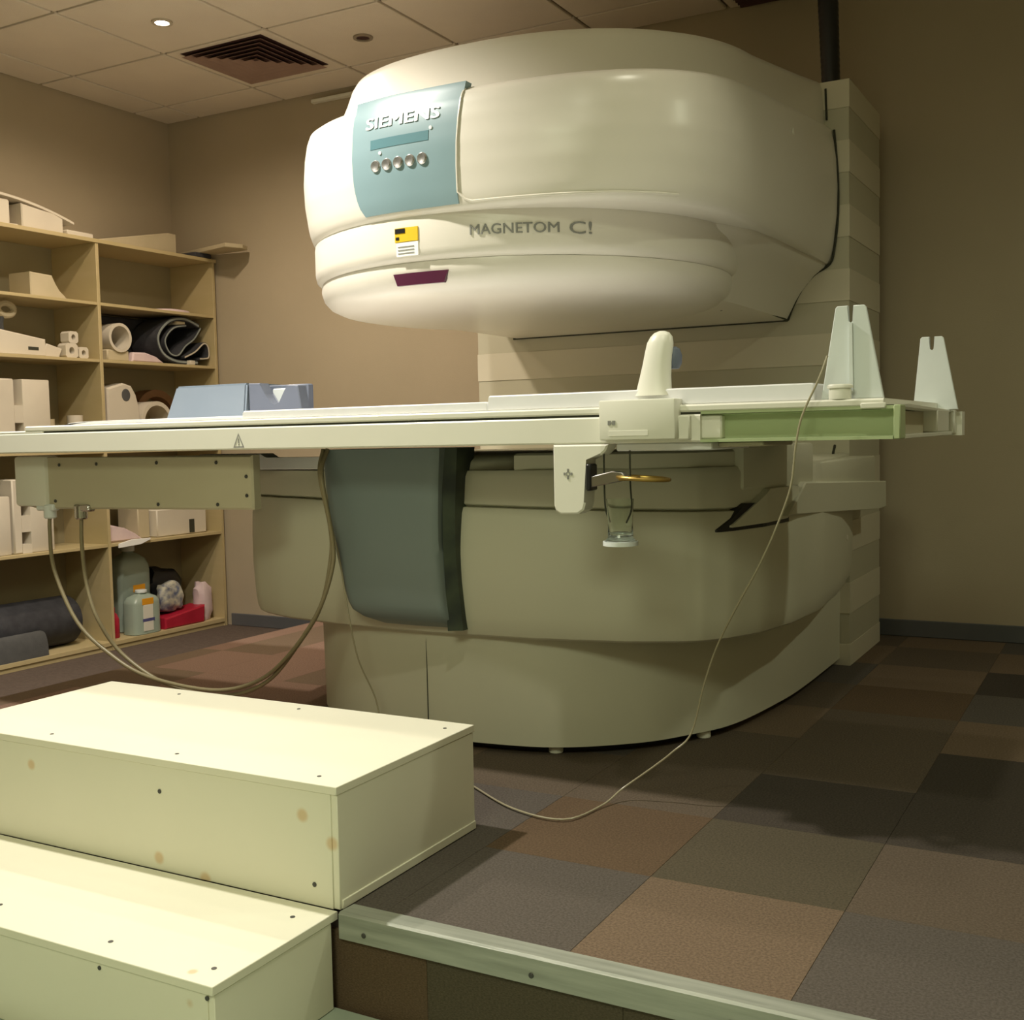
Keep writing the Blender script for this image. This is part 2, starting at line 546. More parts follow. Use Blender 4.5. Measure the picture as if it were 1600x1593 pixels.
# black flexible pipe above the column
bm = bmesh.new()
px, py = -1.073, 4.62
rg = []
z = 2.186
k = 0
while z < CEIL + 0.01:
    r = 0.034 + 0.007 * (z - 2.19) / 0.6 + (0.0016 if k % 2 else 0)
    rg.append([(px - 0.02 * (z - 2.19) / 0.6 + r * math.cos(2 * PI * i / 20), py + r * math.sin(2 * PI * i / 20), z) for i in range(20)])
    z += 0.012
    k += 1
loft(bm, rg)
tag(obj('ventilation_pipe', bm, M['black'], origin=(px, py, 2.19)), 'black pipe rising from the top of the scanner column to the ceiling', 'pipe')

# ------------------------------------------------------------------ scanner
mri = thing('mri_scanner', 'large off-white open scanner with round upper head, blue-grey panels and striped column', 'scanner', (-1.76, 3.9, 0))
CX = -1.78
YC = 4.37   # front plane of the column


def sgnpow(v, p):
    return math.copysign(abs(v) ** p, v)


def plan(a, b, n, yc, zf, ye=YC, ae=None, cx=CX, N=64, M_=8, lk=1.0, ln=None, fl=2.0):
    """horseshoe ring: superellipse front, flanks to the column, closed behind. zf(y) gives the height"""
    ae = a if ae is None else ae
    pts = []
    for i in range(N + 1):
        t = PI + PI * i / N
        c = math.cos(t)
        nn, aa = (ln or n, a * lk) if c < 0 else (n, a)
        pts.append((cx + aa * sgnpow(c, 2 / nn), yc + b * sgnpow(math.sin(t), 2 / nn)))
    for i in range(1, M_ + 1):
        s = i / M_
        pts.append((cx + a + (ae - a) * s ** fl, yc + (ye - yc) * s))
    for i in range(M_, 0, -1):
        s = i / M_
        pts.append((cx - a * lk - (ae - a * lk) * s ** fl, yc + (ye - yc) * s))
    return [(x, y, zf(y)) for x, y in pts]


# column with alternating bands
CL, CR, CB = -2.565, -0.95, 4.935
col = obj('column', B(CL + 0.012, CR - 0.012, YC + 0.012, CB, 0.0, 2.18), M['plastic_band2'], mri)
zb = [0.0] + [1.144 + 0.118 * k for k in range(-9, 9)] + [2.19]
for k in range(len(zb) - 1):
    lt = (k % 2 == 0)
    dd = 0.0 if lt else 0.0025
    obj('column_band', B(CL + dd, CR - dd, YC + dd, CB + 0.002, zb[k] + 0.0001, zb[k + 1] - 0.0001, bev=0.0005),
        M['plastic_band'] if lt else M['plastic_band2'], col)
# corner post of the column beside the base
# upper head: main shell
zl = lambda y: 2.03 - 0.11 * (YC - y)       # ledge height
def zmix(t):
    return lambda y: 1.52 + t * (zl(y) - 1.52)
prof = [(-0.006, 0.745, 0.725), (0.0, 0.760, 0.742), (0.03, 0.770, 0.752), (0.12, 0.783, 0.760), (0.35, 0.797, 0.768), (0.55, 0.80, 0.770),
        (0.75, 0.795, 0.764), (0.90, 0.785, 0.755), (0.97, 0.775, 0.744), (1.0, 0.755, 0.725)]
LK, LN = 0.925, 2.15
def head_ab(t):
    for p, q in zip(prof, prof[1:]):
        if p[0] <= t <= q[0]:
            s = (t - p[0]) / (q[0] - p[0])
            return p[1] + (q[1] - p[1]) * s, p[2] + (q[2] - p[2]) * s
    return prof[-1][1:] if t > 1 else prof[0][1:]
def yfront(x, z):
    """depth of the front surface of the main head shell"""
    y = 2.75
    for _ in range(4):
        t = (z - 1.52) / (zl(y) - 1.52)
        a, b = head_ab(max(0, min(1, t)))
        nn = LN if x < CX else 3.0
        u = min(0.999, abs(x - CX) / (a * LK if x < CX else a))
        y = 3.45 - b * (1 - u ** nn) ** (1 / nn)
    return y
rings = []
for k in range(0, 29):
    t = k / 28
    a, b = head_ab(t)
    rings.append(plan(a, b, 3.0, 3.45, zmix(t), ae=a - 0.012, lk=LK, ln=LN))
rings = [plan(0.735, 0.715, 3.0, 3.45, lambda y: 1.521, ae=0.725, lk=LK, ln=LN)] + rings + [plan(0.70, 0.66, 3.0, 3.45, lambda y: zl(y) + 0.003, ae=0.69, lk=LK, ln=LN)]
head = obj('head_shell', loft(bmesh.new(), rings), M['plastic'], mri, ang=60)
# crown on top
zt = lambda y: 2.197 - 0.103 * (YC - y)
def zc(t):
    return lambda y: zl(y) - 0.02 + t * (zt(y) - zl(y) + 0.02)
cr = [(0.0, 0.715, 0.90, 0.74), (0.15, 0.708, 0.885, 0.738), (0.6, 0.685, 0.83, 0.732), (0.84, 0.675, 0.805, 0.728), (0.95, 0.663, 0.79, 0.722), (1.0, 0.635, 0.76, 0.71)]
obj('head_crown', loft(bmesh.new(), [plan(a, b, 2.35, 3.7, zc(t), ae=ae, lk=1.02, ln=2.2, fl=1.1) for t, a, b, ae in cr]), M['plastic'], mri, ang=60)


def disc_ring(r, z, cx=-1.80, cy=3.40, N=72):
    return [(cx + r * math.cos(2 * PI * i / N), cy + r * math.sin(2 * PI * i / N), z) for i in range(N)]


obj('pole_ring', loft(bmesh.new(), [disc_ring(r, z) for r, z in [(0.690, 1.530), (0.694, 1.505), (0.694, 1.43), (0.690, 1.410), (0.676, 1.398), (0.66, 1.394)]]), M['plastic'], mri, ang=50)
pole = obj('pole_cover', loft(bmesh.new(), [disc_ring(r, z) for r, z in [(0.60, 1.40), (0.674, 1.396), (0.676, 1.375), (0.668, 1.348), (0.650, 1.328), (0.62, 1.314), (0.57, 1.305), (0.45, 1.301), (0.2, 1.300)]]), M['plastic'], mri, ang=50)
# arm under the head that runs back to the column
ap = [(1.523, 0.742), (1.508, 0.738), (1.48, 0.70), (1.45, 0.672), (1.42, 0.648), (1.39, 0.630), (1.36, 0.615), (1.335, 0.602), (1.325, 0.597), (1.321, 0.58)]
bm = bmesh.new()
rr = []
for z, h in ap:
    rr.append([(CX - h, YC, z), (CX - h, 3.6, z), (CX - h * 0.8, 3.3, z), (CX + h * 0.8, 3.22, z), (CX + h * 0.92, 3.34, z), (CX + h * 0.98, 3.5, z), (CX + h, 3.7, z), (CX + h, YC, z)])
obj('arm', loft(bm, rr), M['plastic'], mri, ang=40)
# dark gap where head and arm meet the column
def gap(pts, y0, y1, w_):
    bm = bmesh.new()
    tube(bm, [(x, (y0 + y1) / 2, z) for x, z in pts], w_, 6, 4)
    return bm
obj('seam', gap([(CX + 0.743, 2.165), (CX + 0.747, 2.05)], YC - 0.004, YC + 0.002, 0.0045), M['seam'], mri)
obj('seam', gap([(CX + 0.774, 2.01), (CX + 0.787, 1.85), (CX + 0.788, 1.70), (CX + 0.775, 1.58), (CX + 0.758, 1.520), (CX + 0.70, 1.485), (CX + 0.65, 1.43), (CX + 0.618, 1.37), (CX + 0.598, 1.32)], YC - 0.008, YC, 0.0055), M['seam'], mri)
obj('seam', gap([(CX + 0.598, 1.32), (CX - 0.60, 1.32)], YC - 0.008, YC, 0.0045), M['seam'], mri)
obj('seam', tube(bmesh.new(), [(CX + 0.596, YC - 0.01, 1.322), (CX + 0.592, 4.1, 1.33), (CX + 0.596, 3.86, 1.345), (CX + 0.50, 3.86, 1.322)], 0.0035, 6), M['seam'], mri)
obj('rivet', cyl(bmesh.new(), (CX + 0.793, 3.72, 1.86), (1, 0, 0), 0.011, 0.004, 12, bev=0.001), M['plastic'], mri)

# control panel on the head
bm = bmesh.new()
NX, NZ = 14, 14
grid = []
for iz in range(NZ + 1):
    s = iz / NZ
    z = 1.535 + (1.862 - 1.535) * s
    xl = -1.988 - 0.0 * s + 0.012 * (1 - s) ** 8 * 3 + 0.02 * max(0, s - 0.8)
    xr = -1.630 + 0.02 * s * s + 0.02 * max(0, s - 0.85)
    row = []
    for ix in range(NX + 1):
        x = xl + (xr - xl) * ix / NX
        zz = z - 0.0 * (x + 1.84)
        yy = yfront(x, min(zz, zl(2.72) - 0.004)) - 0.004
        if zz > 1.84:
            yy = yfront(x, 1.83) - 0.004 + (zz - 1.83) * 0.25
        row.append((x, yy, zz))
    grid.append(row)
F = [[bm.verts.new(p) for p in r] for r in grid]
K = [[bm.verts.new((p[0], p[1] + 0.03, p[2])) for p in r] for r in grid]
for i in range(NZ):
    for j in range(NX):
        bm.faces.new((F[i][j], F[i][j + 1], F[i + 1][j + 1], F[i + 1][j]))
        bm.faces.new((K[i][j], K[i + 1][j], K[i + 1][j + 1], K[i][j + 1]))
for i in range(NZ):
    bm.faces.new((F[i][0], F[i + 1][0], K[i + 1][0], K[i][0]))
    bm.faces.new((F[i][-1], K[i][-1], K[i + 1][-1], F[i + 1][-1]))
for j in range(NX):
    bm.faces.new((F[0][j], K[0][j], K[0][j + 1], F[0][j + 1]))
    bm.faces.new((F[-1][j], F[-1][j + 1], K[-1][j + 1], K[-1][j]))
cp = obj('control_panel', bm, M['blue'], mri, ang=60)
cp['label'] = 'light blue control panel on the head'


def wrap(bm, x0, z0, lift, slope=0.0, shear=0.0):
    """lay a flat text/shape mesh (x, y -> x, z) on the front of the head"""
    for v in bm.verts:
        x = x0 + v.co.x
        z = z0 + v.co.y + slope * v.co.x
        v.co = Vector((x, yfront(x, z) - lift, z))
    return bm


def wrapped_text(name, body, x0, z0, width, height, mat, parent, bold=False, lift=0.006, slope=0.0):
    bm = text_bm(body, 1.0, bold)
    bmesh.ops.triangulate(bm, faces=bm.faces[:])
    xs_ = [v.co.x for v in bm.verts]; ys_ = [v.co.y for v in bm.verts]
    sx = width / (max(xs_) - min(xs_)); sy = height / (max(ys_) - min(ys_))
    for v in bm.verts:
        v.co.x = (v.co.x - min(xs_)) * sx
        v.co.y = (v.co.y - min(ys_)) * sy
    ex = bmesh.ops.extrude_face_region(bm, geom=bm.faces[:])
    top = [g for g in ex['geom'] if isinstance(g, bmesh.types.BMVert)]
    tset = set(top)
    wrap(bm, x0, z0, lift, slope)
    for v in tset:
        v.co.y -= 0.0012
    return obj(name, bm, mat, parent, smooth=False)


wrapped_text('logo_text', 'SIEMENS', -1.932, 1.772, 0.255, 0.033, M['letter_white'], cp, True, 0.0055, -0.01)
bm = bmesh.new()
for i in range(13):
    pass
rows = []
for z in (1.713, 1.740):
    rows.append([(x, yfront(x, z) - 0.0052, z) for x in [-1.912 + 0.20 * i / 12 for i in range(13)]])
rows = [rows[0], rows[1], [(p[0], p[1] + 0.006, p[2]) for p in rows[1]], [(p[0], p[1] + 0.006, p[2]) for p in rows[0]]]
Vv = [[bm.verts.new(p) for p in r] for r in rows]
for i in range(4):
    for j in range(12):
        bm.faces.new((Vv[i][j], Vv[i][j + 1], Vv[(i + 1) % 4][j + 1], Vv[(i + 1) % 4][j]))
for q in (0, 12):
    bm.faces.new([Vv[i][q] for i in range(4)])
dsp = obj('display', bm, M['blue_disp'], cp)
for (x, z) in ((-1.705, 1.746), (-1.875, 1.700)):
    obj('indicator_lamp', cyl(bmesh.new(), (x, yfront(x, z) - 0.004, z), (0, -1, 0), 0.005, 0.003, 10), M['letter_white'], cp)
for k in range(5):
    x = -1.893 + 0.040 * k
    z = 1.666
    bm = bmesh.new()
    y = yfront(x, z) - 0.003
    rg = []
    for r, d in [(0.0165, 0), (0.0165, 0.004), (0.013, 0.008), (0.006, 0.0065), (0.001, 0.006)]:
        rg.append([(x + r * math.cos(2 * PI * i / 16), y - d, z + r * math.sin(2 * PI * i / 16)) for i in range(16)])
    obj('button', loft(bm, rg), M['silver'], cp)

# bulged front door panel of the head, right of the control panel (thin raised edge)
bm = bmesh.new()
pts = []
for i in range(30):
    z = 1.842 - (1.842 - 1.545) * i / 29
    x = -1.612 - 0.018 * (i / 29) ** 0.7 + (0.02 * ((i / 29 - 0.93) / 0.07) if i > 27 else 0)
    pts.append((x, yfront(x, z) - 0.002, z))
for i in range(1, 26):
    x = -1.612 + 0.52 * i / 25
    z = 1.538 - 0.002 * math.sin(i / 25 * PI)
    pts.append((x, yfront(x, z) - 0.001, z))
tube(bm, pts, 0.0035, 6, smooth=False)
obj('door_edge', bm, M['plastic'], mri)


def ring_pt(x, r, z, cxx=-1.80, cyy=3.40):
    return cyy - math.sqrt(max(0.0, r * r - (x - cxx) ** 2))


# model text and label on the pole ring
def ring_text(name, body, x0, z0, width, height, mat, parent, bold=False):
    bm = text_bm(body, 1.0, bold)
    bmesh.ops.triangulate(bm, faces=bm.faces[:])
    xs_ = [v.co.x for v in bm.verts]; ys_ = [v.co.y for v in bm.verts]
    sx = width / (max(xs_) - min(xs_)); sy = height / (max(ys_) - min(ys_))
    for v in bm.verts:
        x = x0 + (v.co.x - min(xs_)) * sx
        z = z0 + (v.co.y - min(ys_)) * sy
        v.co = Vector((x, ring_pt(x, 0.6965, z), z))
    ex = bmesh.ops.extrude_face_region(bm, geom=bm.faces[:])
    for g in ex['geom']:
        if isinstance(g, bmesh.types.BMVert):
            g.co.y += 0.003
    return obj(name, bm, mat, parent, smooth=False)


ring_text('model_text', 'MAGNETOM', -1.617, 1.454, 0.222, 0.028, M['letter_grey'], mri)
ring_text('model_text', 'C!', -1.372, 1.450, 0.048, 0.034, M['letter_grey'], mri)


def ring_plate(name, x0, x1, z0, z1, r, mat, parent, th=0.003, skew=0.0, taper=0.0, N=8):
    bm = bmesh.new()
    rg = []
    for i in range(N + 1):
        s = i / N
        sec = []
        for z, dr in ((z0, 0), (z1, 0), (z1, -0.012), (z0, -0.012)):
            x = x0 + (x1 - x0) * s
            if z == z0:
                x += taper * (1 - 2 * s) + skew
            sec.append((x, ring_pt(x, r + th + dr, z), z))
        rg.append(sec)
    return obj(name, loft(bm, rg), mat, parent, smooth=False)


wlb = ring_plate('warning_label', -1.850, -1.772, 1.452, 1.491, 0.694, M['yellow'], mri)
wlb['label'] = 'yellow and black warning label'
ring_plate('printed_bar', -1.848, -1.814, 1.476, 1.489, 0.6955, M['black'], wlb)
ring_plate('printed_mark', -1.846, -1.835, 1.458, 1.466, 0.6955, M['black'], wlb)
ring_plate('label_paper', -1.846, -1.772, 1.412, 1.450, 0.694, M['letter_white'], mri, th=0.002)
for k in range(3):
    ring_plate('printed_line', -1.840, -1.785, 1.419 + 0.009 * k, 1.4212 + 0.009 * k, 0.6945, M['letter_grey'], wlb)
lw = ring_plate('laser_window', -1.874, -1.692, 1.333, 1.367, 0.668, M['redglass'], mri, th=0.009, taper=0.014)
lw['label'] = 'dark red laser window'

# lower body ------------------------------------------------------------
half = [(0, 2.700), (0.335, 2.722), (0.595, 2.775), (0.735, 2.835), (0.775, 2.862), (0.83, 2.93), (0.885, 3.05), (0.925, 3.25), (0.940, 3.5), (0.915, 3.85), (0.875, 4.15), (0.840, 4.37)]


def body_plan(scale, inset, z, N=5, yend=YC, zf=None):
    hp = []
    for (a, b) in zip(half, half[1:]):
        for k in range(N):
            s = k / N
            hp.append((a[0] + (b[0] - a[0]) * s, a[1] + (b[1] - a[1]) * s))
    hp.append(half[-1])
    pts = [(CX + dx * scale, y) for dx, y in hp]
    left = [(CX - dx * scale, y) for dx, y in hp[1:]]
    full = list(reversed(left)) + pts
    out = []
    for x, y in full:
        c = Vector((CX, 3.6))
        d = (Vector((x, y)) - c)
        d2 = d * (1 - inset / max(0.3, d.length))
        yy = y if y > 4.36 else c.y + d2.y
        zz = zf(c.x + d2.x, yy) if zf else z
        out.append((c.x + d2.x, yy, zz))
    return out


ztop = lambda x, y: 0.712 - 0.035 * max(0, min(1, (x + 2.3) / 1.4)) + 0.015
def zline(d):
    return lambda x, y: ztop(x, y) + d
bd = [(0.345, 0.10), (0.338, 0.03), (0.345, 0.018), (0.365, 0.010), (0.40, 0.006), (0.50, 0.0), (0.60, 0.0)]
rings = [body_plan(1, i, z) for z, i in bd] + [body_plan(1, 0.004, 0, zf=zline(-0.022)), body_plan(1, 0.010, 0, zf=zline(-0.006)), body_plan(1, 0.03, 0, zf=zline(-0.004)), body_plan(1, 0.2, 0, zf=zline(-0.004))]
body = obj('base_shell', loft(bmesh.new(), rings), M['plastic_dim'], mri, ang=35)
rings = [body_plan(1, 0.05, 0, zf=zline(-0.006)), body_plan(1, 0.028, 0, zf=zline(-0.004)), body_plan(1, 0.014, 0, zf=zline(0.004)), body_plan(1, 0.012, 0.79), body_plan(1, 0.020, 0.806), body_plan(1, 0.05, 0.809), body_plan(1, 0.25, 0.81)]
obj('collar', loft(bmesh.new(), rings), M['plastic_dim'], mri, ang=35)
obj('lower_pole_cover', loft(bmesh.new(), [disc_ring(r, z) for r, z in [(0.68, 0.805), (0.675, 0.83), (0.655, 0.845), (0.62, 0.852), (0.2, 0.855)]]), M['plastic_dim'], mri, ang=50)
# plinth
bp = [(0.028, 0.012), (0.026, 0.0), (0.06, 0.0), (0.33, -0.004), (0.345, 0.0)]
half_base = [(0, 2.745), (0.33, 2.795), (0.54, 2.935), (0.65, 3.085), (0.73, 3.26), (0.775, 3.58), (0.79, 3.85), (0.79, 4.37)]
def base_plan(ins, z):
    sp = spline([(x, y, 0) for x, y in half_base], 7)
    hp = [(v.x, v.y) for v in sp]
    full = [(CX - dx, y) for dx, y in reversed(hp[1:])] + [(CX + dx, y) for dx, y in hp]
    out = []
    for x, y in full:
        d = Vector((x - CX, y - 3.6))
        k = 1 - ins / max(0.3, d.length)
        out.append((CX + d.x * k, (3.6 + d.y * k) if y < 4.36 else y, z))
    return out
pl = obj('plinth', loft(bmesh.new(), [base_plan(i, z) for z, i in bp]), M['plastic_dim'], mri, ang=35)
obj('plinth_recess', loft(bmesh.new(), [base_plan(0.05, 0.001), base_plan(0.05, 0.03)]), M['black'], mri)
obj('seam', tube(bmesh.new(), [(-1.806, 2.746, 0.33), (-1.806, 2.746, 0.04)], 0.0016, 6, smooth=False), M['seam'], mri)
for x, y in ((-1.44, 2.845), (-1.115, 3.17), (-2.0, 2.845), (-2.33, 3.12)):
    obj('foot', cyl(bmesh.new(), (x, y, 0.0), (0, 0, 1), 0.021, 0.03, 14, bev=0.003), M['white'], mri)
# slate front panel
bm = bmesh.new()
rg = []
for k in range(0, 25):
    s = k / 24
    z = 0.365 + (0.872 - 0.365) * s
    bul = 0.055 + 0.045 * s + (0.0 if s > 0.1 else -0.05 * (1 - s / 0.1) ** 2)
    xl = -1.985 - 0.075 * min(1, s * 1.6) ** 0.6 + (0.055 * (1 - s / 0.12) ** 2 if s < 0.12 else 0)
    xr = -1.678 + 0.010 * math.sin(s * PI) * -1 + 0.03 * max(0, s - 0.5)
    sec = []
    for (fx, dy) in ((0, 0.10), (0, 0.012), (0.03, 0.003), (0.08, 0.0), (0.5, -0.006), (0.92, 0.0), (0.97, 0.003), (1.0, 0.012), (1.0, 0.10)):
        x = xl + (xr - xl) * fx
        sec.append((x, 2.705 - bul + dy + (0.06 if dy > 0.05 else 0), z))
    rg.append(sec)
loft(bm, rg)
sp_ = obj('front_panel', bm, M['slate'], mri, ang=50)
sp_['label'] = 'slate blue-grey curved front panel under the table'
bm = bmesh.new()
rg = []
for k in range(13):
    s = k / 12
    z = 0.36 + (0.872 - 0.36) * s
    x0 = -1.684 + 0.03 * max(0, s - 0.5)
    x1 = -1.648 + 0.02 * max(0, s - 0.4) + 0.0 - 0.012 * math.sin(PI * s)
    y = 2.655 - 0.03 * s
    rg.append([(x0, y + 0.016, z), (x1, y + 0.04, z), (x1, 2.76, z), (x0, 2.76, z)])
sd = obj('panel_side', loft(bm, rg), M['slate_dark'], mri)
sd['label'] = 'dark green-black side of the slate panel'
# right shoulder housings of the base
bm = prism(bmesh.new(), [(-1.50, 2.74), (-1.19, 2.795), (-1.05, 2.86), (-0.965, 2.96), (-0.91, 3.08), (-0.88, 3.25), (-0.87, 3.42), (-1.5, 3.42)], 'z', 0.785, 0.852, 0.006)
obj('shoulder_housing', bm, M['plastic_dim'], mri)
obj('shoulder_cap', prism(bmesh.new(), [(-0.93, 2.985), (-0.888, 3.09), (-0.862, 3.25), (-0.855, 3.43), (-1.0, 3.43), (-1.0, 2.985)], 'z', 0.742, 0.862, 0.006), M['plastic_dim'], mri)
bm = B(-1.20, -0.855, 3.42, 4.36, 0.70, 0.80, bev=0.008, seg=2)
obj('shoulder_housing', bm, M['plastic_dim'], mri)
bm = prism(bmesh.new(), [(3.30, 0.75), (3.12, 0.665), (4.37, 0.603), (4.50, 0.60), (4.50, 0.70)], 'x', -0.948, -0.842, 0.004)
obj('side_rail', bm, M['plastic_dim'], mri)
# handle recess with fin
hx = CX + 0.912
def skin(y):
    for a, b in zip(half[4:], half[5:]):
        if a[1] <= y <= b[1]:
            return CX + a[0] + (b[0] - a[0]) * (y - a[1]) / (b[1] - a[1])
    return CX + 0.9
bm = bmesh.new()
rg = []
for k in range(17):
    y = 2.895 + 0.0185 * k
    z0, z1 = 0.634 + 0.03 * (y - 2.895), min(0.706, 0.640 + (y - 2.895) * 0.75)
    x = skin(y) + 0.0035
    rg.append([(x, y, z0), (x, y, z1), (x - 0.03, y, z1), (x - 0.03, y, z0)])
obj('handle_recess', loft(bm, rg), M['black'], mri, smooth=False)
bm = bmesh.new()
rg = []
for k in range(18):
    y = 2.925 + 0.0185 * k
    z0, z1 = 0.645 + 0.04 * (y - 2.925) + max(0, y - 3.17) * 0.7, min(0.742, 0.650 + (y - 2.925) * 0.62)
    x = skin(y) + 0.012
    rg.append([(x, y, z0), (x - 0.003, y, z1), (x - 0.035, y, z1), (x - 0.035, y, z0)])
obj('handle_fin', loft(bm, rg), M['plastic_dim'], mri, smooth=False)
obj('rivet', cyl(bmesh.new(), (CX + 0.885, 4.05, 0.52), (1, 0, 0), 0.010, 0.006, 10), M['plastic'], mri)
# left white cover strip under the table
bm = prism(bmesh.new(), [(-2.66, 0.812), (-2.10, 0.812), (-2.09, 0.83), (-2.08, 0.868), (-2.13, 0.868), (-2.15, 0.846), (-2.38, 0.846), (-2.40, 0.862), (-2.66, 0.862)], 'y', 2.74, 2.80, 0.003)
obj('cover_strip', bm, M['pad'], mri)
obj('cable', tube(bmesh.new(), [(-0.99, 4.30, 0.84), (-0.985, 4.25, 0.80), (-0.97, 4.25, 0.765)], 0.005, 6), M['seam'], mri)

# ------------------------------------------------------------------ patient table
TY0, TY1 = 2.40, 3.20
tb = thing('patient_table', 'long white sliding patient table with pale green channel and cross beam', 'table', (-1.8, 2.8, 0.88))
# front rail
bm = prism(bmesh.new(), [(TY0 + 0.004, 0.878), (TY0, 0.882), (TY0, 0.936), (TY0 + 0.003, 0.9395), (TY0 + 0.05, 0.9395), (TY0 + 0.05, 0.878)], 'x', -3.45, -0.845)
obj('front_rail', bm, M['white'], tb)
bm = prism(bmesh.new(), [(TY1 - 0.05, 0.878), (TY1 - 0.05, 0.9395), (TY1, 0.9395), (TY1, 0.878)], 'x', -3.45, -0.40)
obj('rear_rail', bm, M['white'], tb)
obj('table_top', prism(bmesh.new(), [(TY0 + 0.006, 0.945), (TY0 + 0.001, 0.949), (TY0 + 0.001, 0.958), (TY0 + 0.006, 0.962), (TY1 - 0.004, 0.962), (TY1 - 0.004, 0.945)], 'x', -3.06, -0.455), M['white'], tb)
obj('gap', B(-3.4, -0.46, TY0 + 0.007, TY1 - 0.02, 0.939, 0.946), M['seam'], tb, smooth=False)
obj('rail_step', B(-3.5, -2.98, TY0 + 0.002, TY1 - 0.01, 0.9385, 0.9475, bev=0.003), M['white'], tb)
# recessed green channel on the right
bm = prism(bmesh.new(), [(TY0, 0.878), (TY0, 0.884), (TY0 + 0.034, 0.886), (TY0 + 0.034, 0.936), (TY0 + 0.004, 0.940), (TY0 + 0.004, 0.947), (TY0 + 0.06, 0.947), (TY0 + 0.06, 0.878)], 'x', -0.845, -0.436)
ch = obj('channel', bm, M['chan'], tb, smooth=False)
ch['label'] = 'pale green recessed channel of the rail'
obj('end_post', B(-0.852, -0.80, TY0 + 0.012, TY0 + 0.05, 0.884, 0.938, bev=0.004), M['white'], tb)
# end cross beam
bm = prism(bmesh.new(), [(TY0 + 0.004, 0.9485), (TY0 + 0.12, 0.951), (TY1, 0.943), (TY1, 0.936), (TY0 + 0.061, 0.942), (TY0 + 0.061, 0.948)], 'x', -0.47, -0.424, 0.002)
obj('cross_beam', bm, M['white'], tb, smooth=False)
bm = prism(bmesh.new(), [(TY0 + 0.061, 0.878), (TY0 + 0.061, 0.886), (TY1, 0.889), (TY1, 0.880)], 'x', -0.47, -0.422, 0.001)
obj('cross_beam', bm, M['white'], tb, smooth=False)
obj('beam_corner', B(-0.4355, -0.422, TY0, TY0 + 0.06, 0.878, 0.948, bev=0.002), M['chan'], tb)
obj('beam_web', B(-0.466, -0.456, TY0 + 0.061, TY1, 0.886, 0.938), M['cream'], tb, smooth=False)
obj('end_block', B(-0.470, -0.423, 2.90, 3.085, 0.888, 0.944, bev=0.003), M['white'], tb)
obj('end_block', B(-0.470, -0.415, 3.13, 3.165, 0.882, 0.944, bev=0.003), M['white'], tb)
obj('end_clip', B(-0.50, -0.45, TY0 - 0.004, TY0 + 0.01, 0.941, 0.953, bev=0.002), M['white'], tb)
# warning triangle on the rail
bm = bmesh.new()
tx, tz, ts = -2.18, 0.904, 0.020
ot = [(tx - ts, tz - ts), (tx + ts, tz - ts), (tx, tz + ts)]
it = [(tx - ts * 0.72, tz - ts * 0.84), (tx + ts * 0.72, tz - ts * 0.84), (tx, tz + ts * 0.68)]
for yy in (0,):
    vo = [bm.verts.new((p[0], TY0 - 0.0012, p[1])) for p in ot]
    vi = [bm.verts.new((p[0], TY0 - 0.0012, p[1])) for p in it]
    for i in range(3):
        j = (i + 1) % 3
        bm.faces.new((vo[i], vo[j], vi[j], vi[i]))
box(bm, tx - 0.0016, tx + 0.0016, TY0 - 0.0012, TY0 - 0.0005, tz - 0.008, tz + 0.005)
box(bm, tx - 0.0016, tx + 0.0016, TY0 - 0.0012, TY0 - 0.0005, tz - 0.013, tz - 0.010)
obj('warning_triangle', bm, M['letter_grey'], tb, smooth=False)
# carriage block with printed mark and grip
car = obj('carriage', B(-1.075, -0.892, TY0 - 0.032, TY0 + 0.02, 0.886, 0.976, bev=0.004, seg=2), M['white'], tb)
obj('carriage_top', B(-1.03, -0.875, TY0 + 0.02, TY0 + 0.11, 0.963, 0.990, bev=0.005, seg=2), M['white'], tb)
bm = bmesh.new()
for k in (0, 1):
    box(bm, -1.052 + 0.011 * k, -1.045 + 0.011 * k, TY0 - 0.0335, TY0 - 0.032, 0.920, 0.930)
box(bm, -1.045, -1.041, TY0 - 0.0335, TY0 - 0.032, 0.9235, 0.9265)
obj('printed_mark', bm, M['letter_grey'], car, smooth=False)
obj('label_strip', B(-1.05, -0.955, TY0 - 0.0335, TY0 - 0.032, 0.895, 0.907, bev=0.0004), M['white'], car, smooth=False)
obj('side_post', B(-0.892, -0.865, TY0 - 0.014, TY0 + 0.02, 0.884, 0.938, bev=0.003), M['white'], tb)
# grip: a leaning rounded paddle
bm = bmesh.new()
rg = []
GP = [(0.985, -0.965, 0.048, 0.024), (0.998, -0.965, 0.042, 0.023), (1.03, -0.963, 0.037, 0.022), (1.06, -0.960, 0.034, 0.022), (1.085, -0.957, 0.033, 0.022), (1.105, -0.955, 0.031, 0.021), (1.118, -0.953, 0.026, 0.018), (1.127, -0.952, 0.018, 0.013), (1.131, -0.952, 0.007, 0.006)]
for z, x, rx, ry in GP:
    rg.append([(x + rx * math.cos(2 * PI * i / 20), TY0 + 0.03 + (z - 0.98) * 0.15 + ry * math.sin(2 * PI * i / 20), z) for i in range(20)])
gr = obj('grip', loft(bm, rg), M['white'], tb, ang=70)
gr['label'] = 'upright rounded white grip'
obj('grip_button', lathe(bmesh.new(), (-0.925, TY0 + 0.06, 1.045), [(0.010, 0.0), (0.016, 0.012), (0.017, 0.03), (0.012, 0.045), (0.003, 0.05)], 14), M['coilblue_d'], gr)
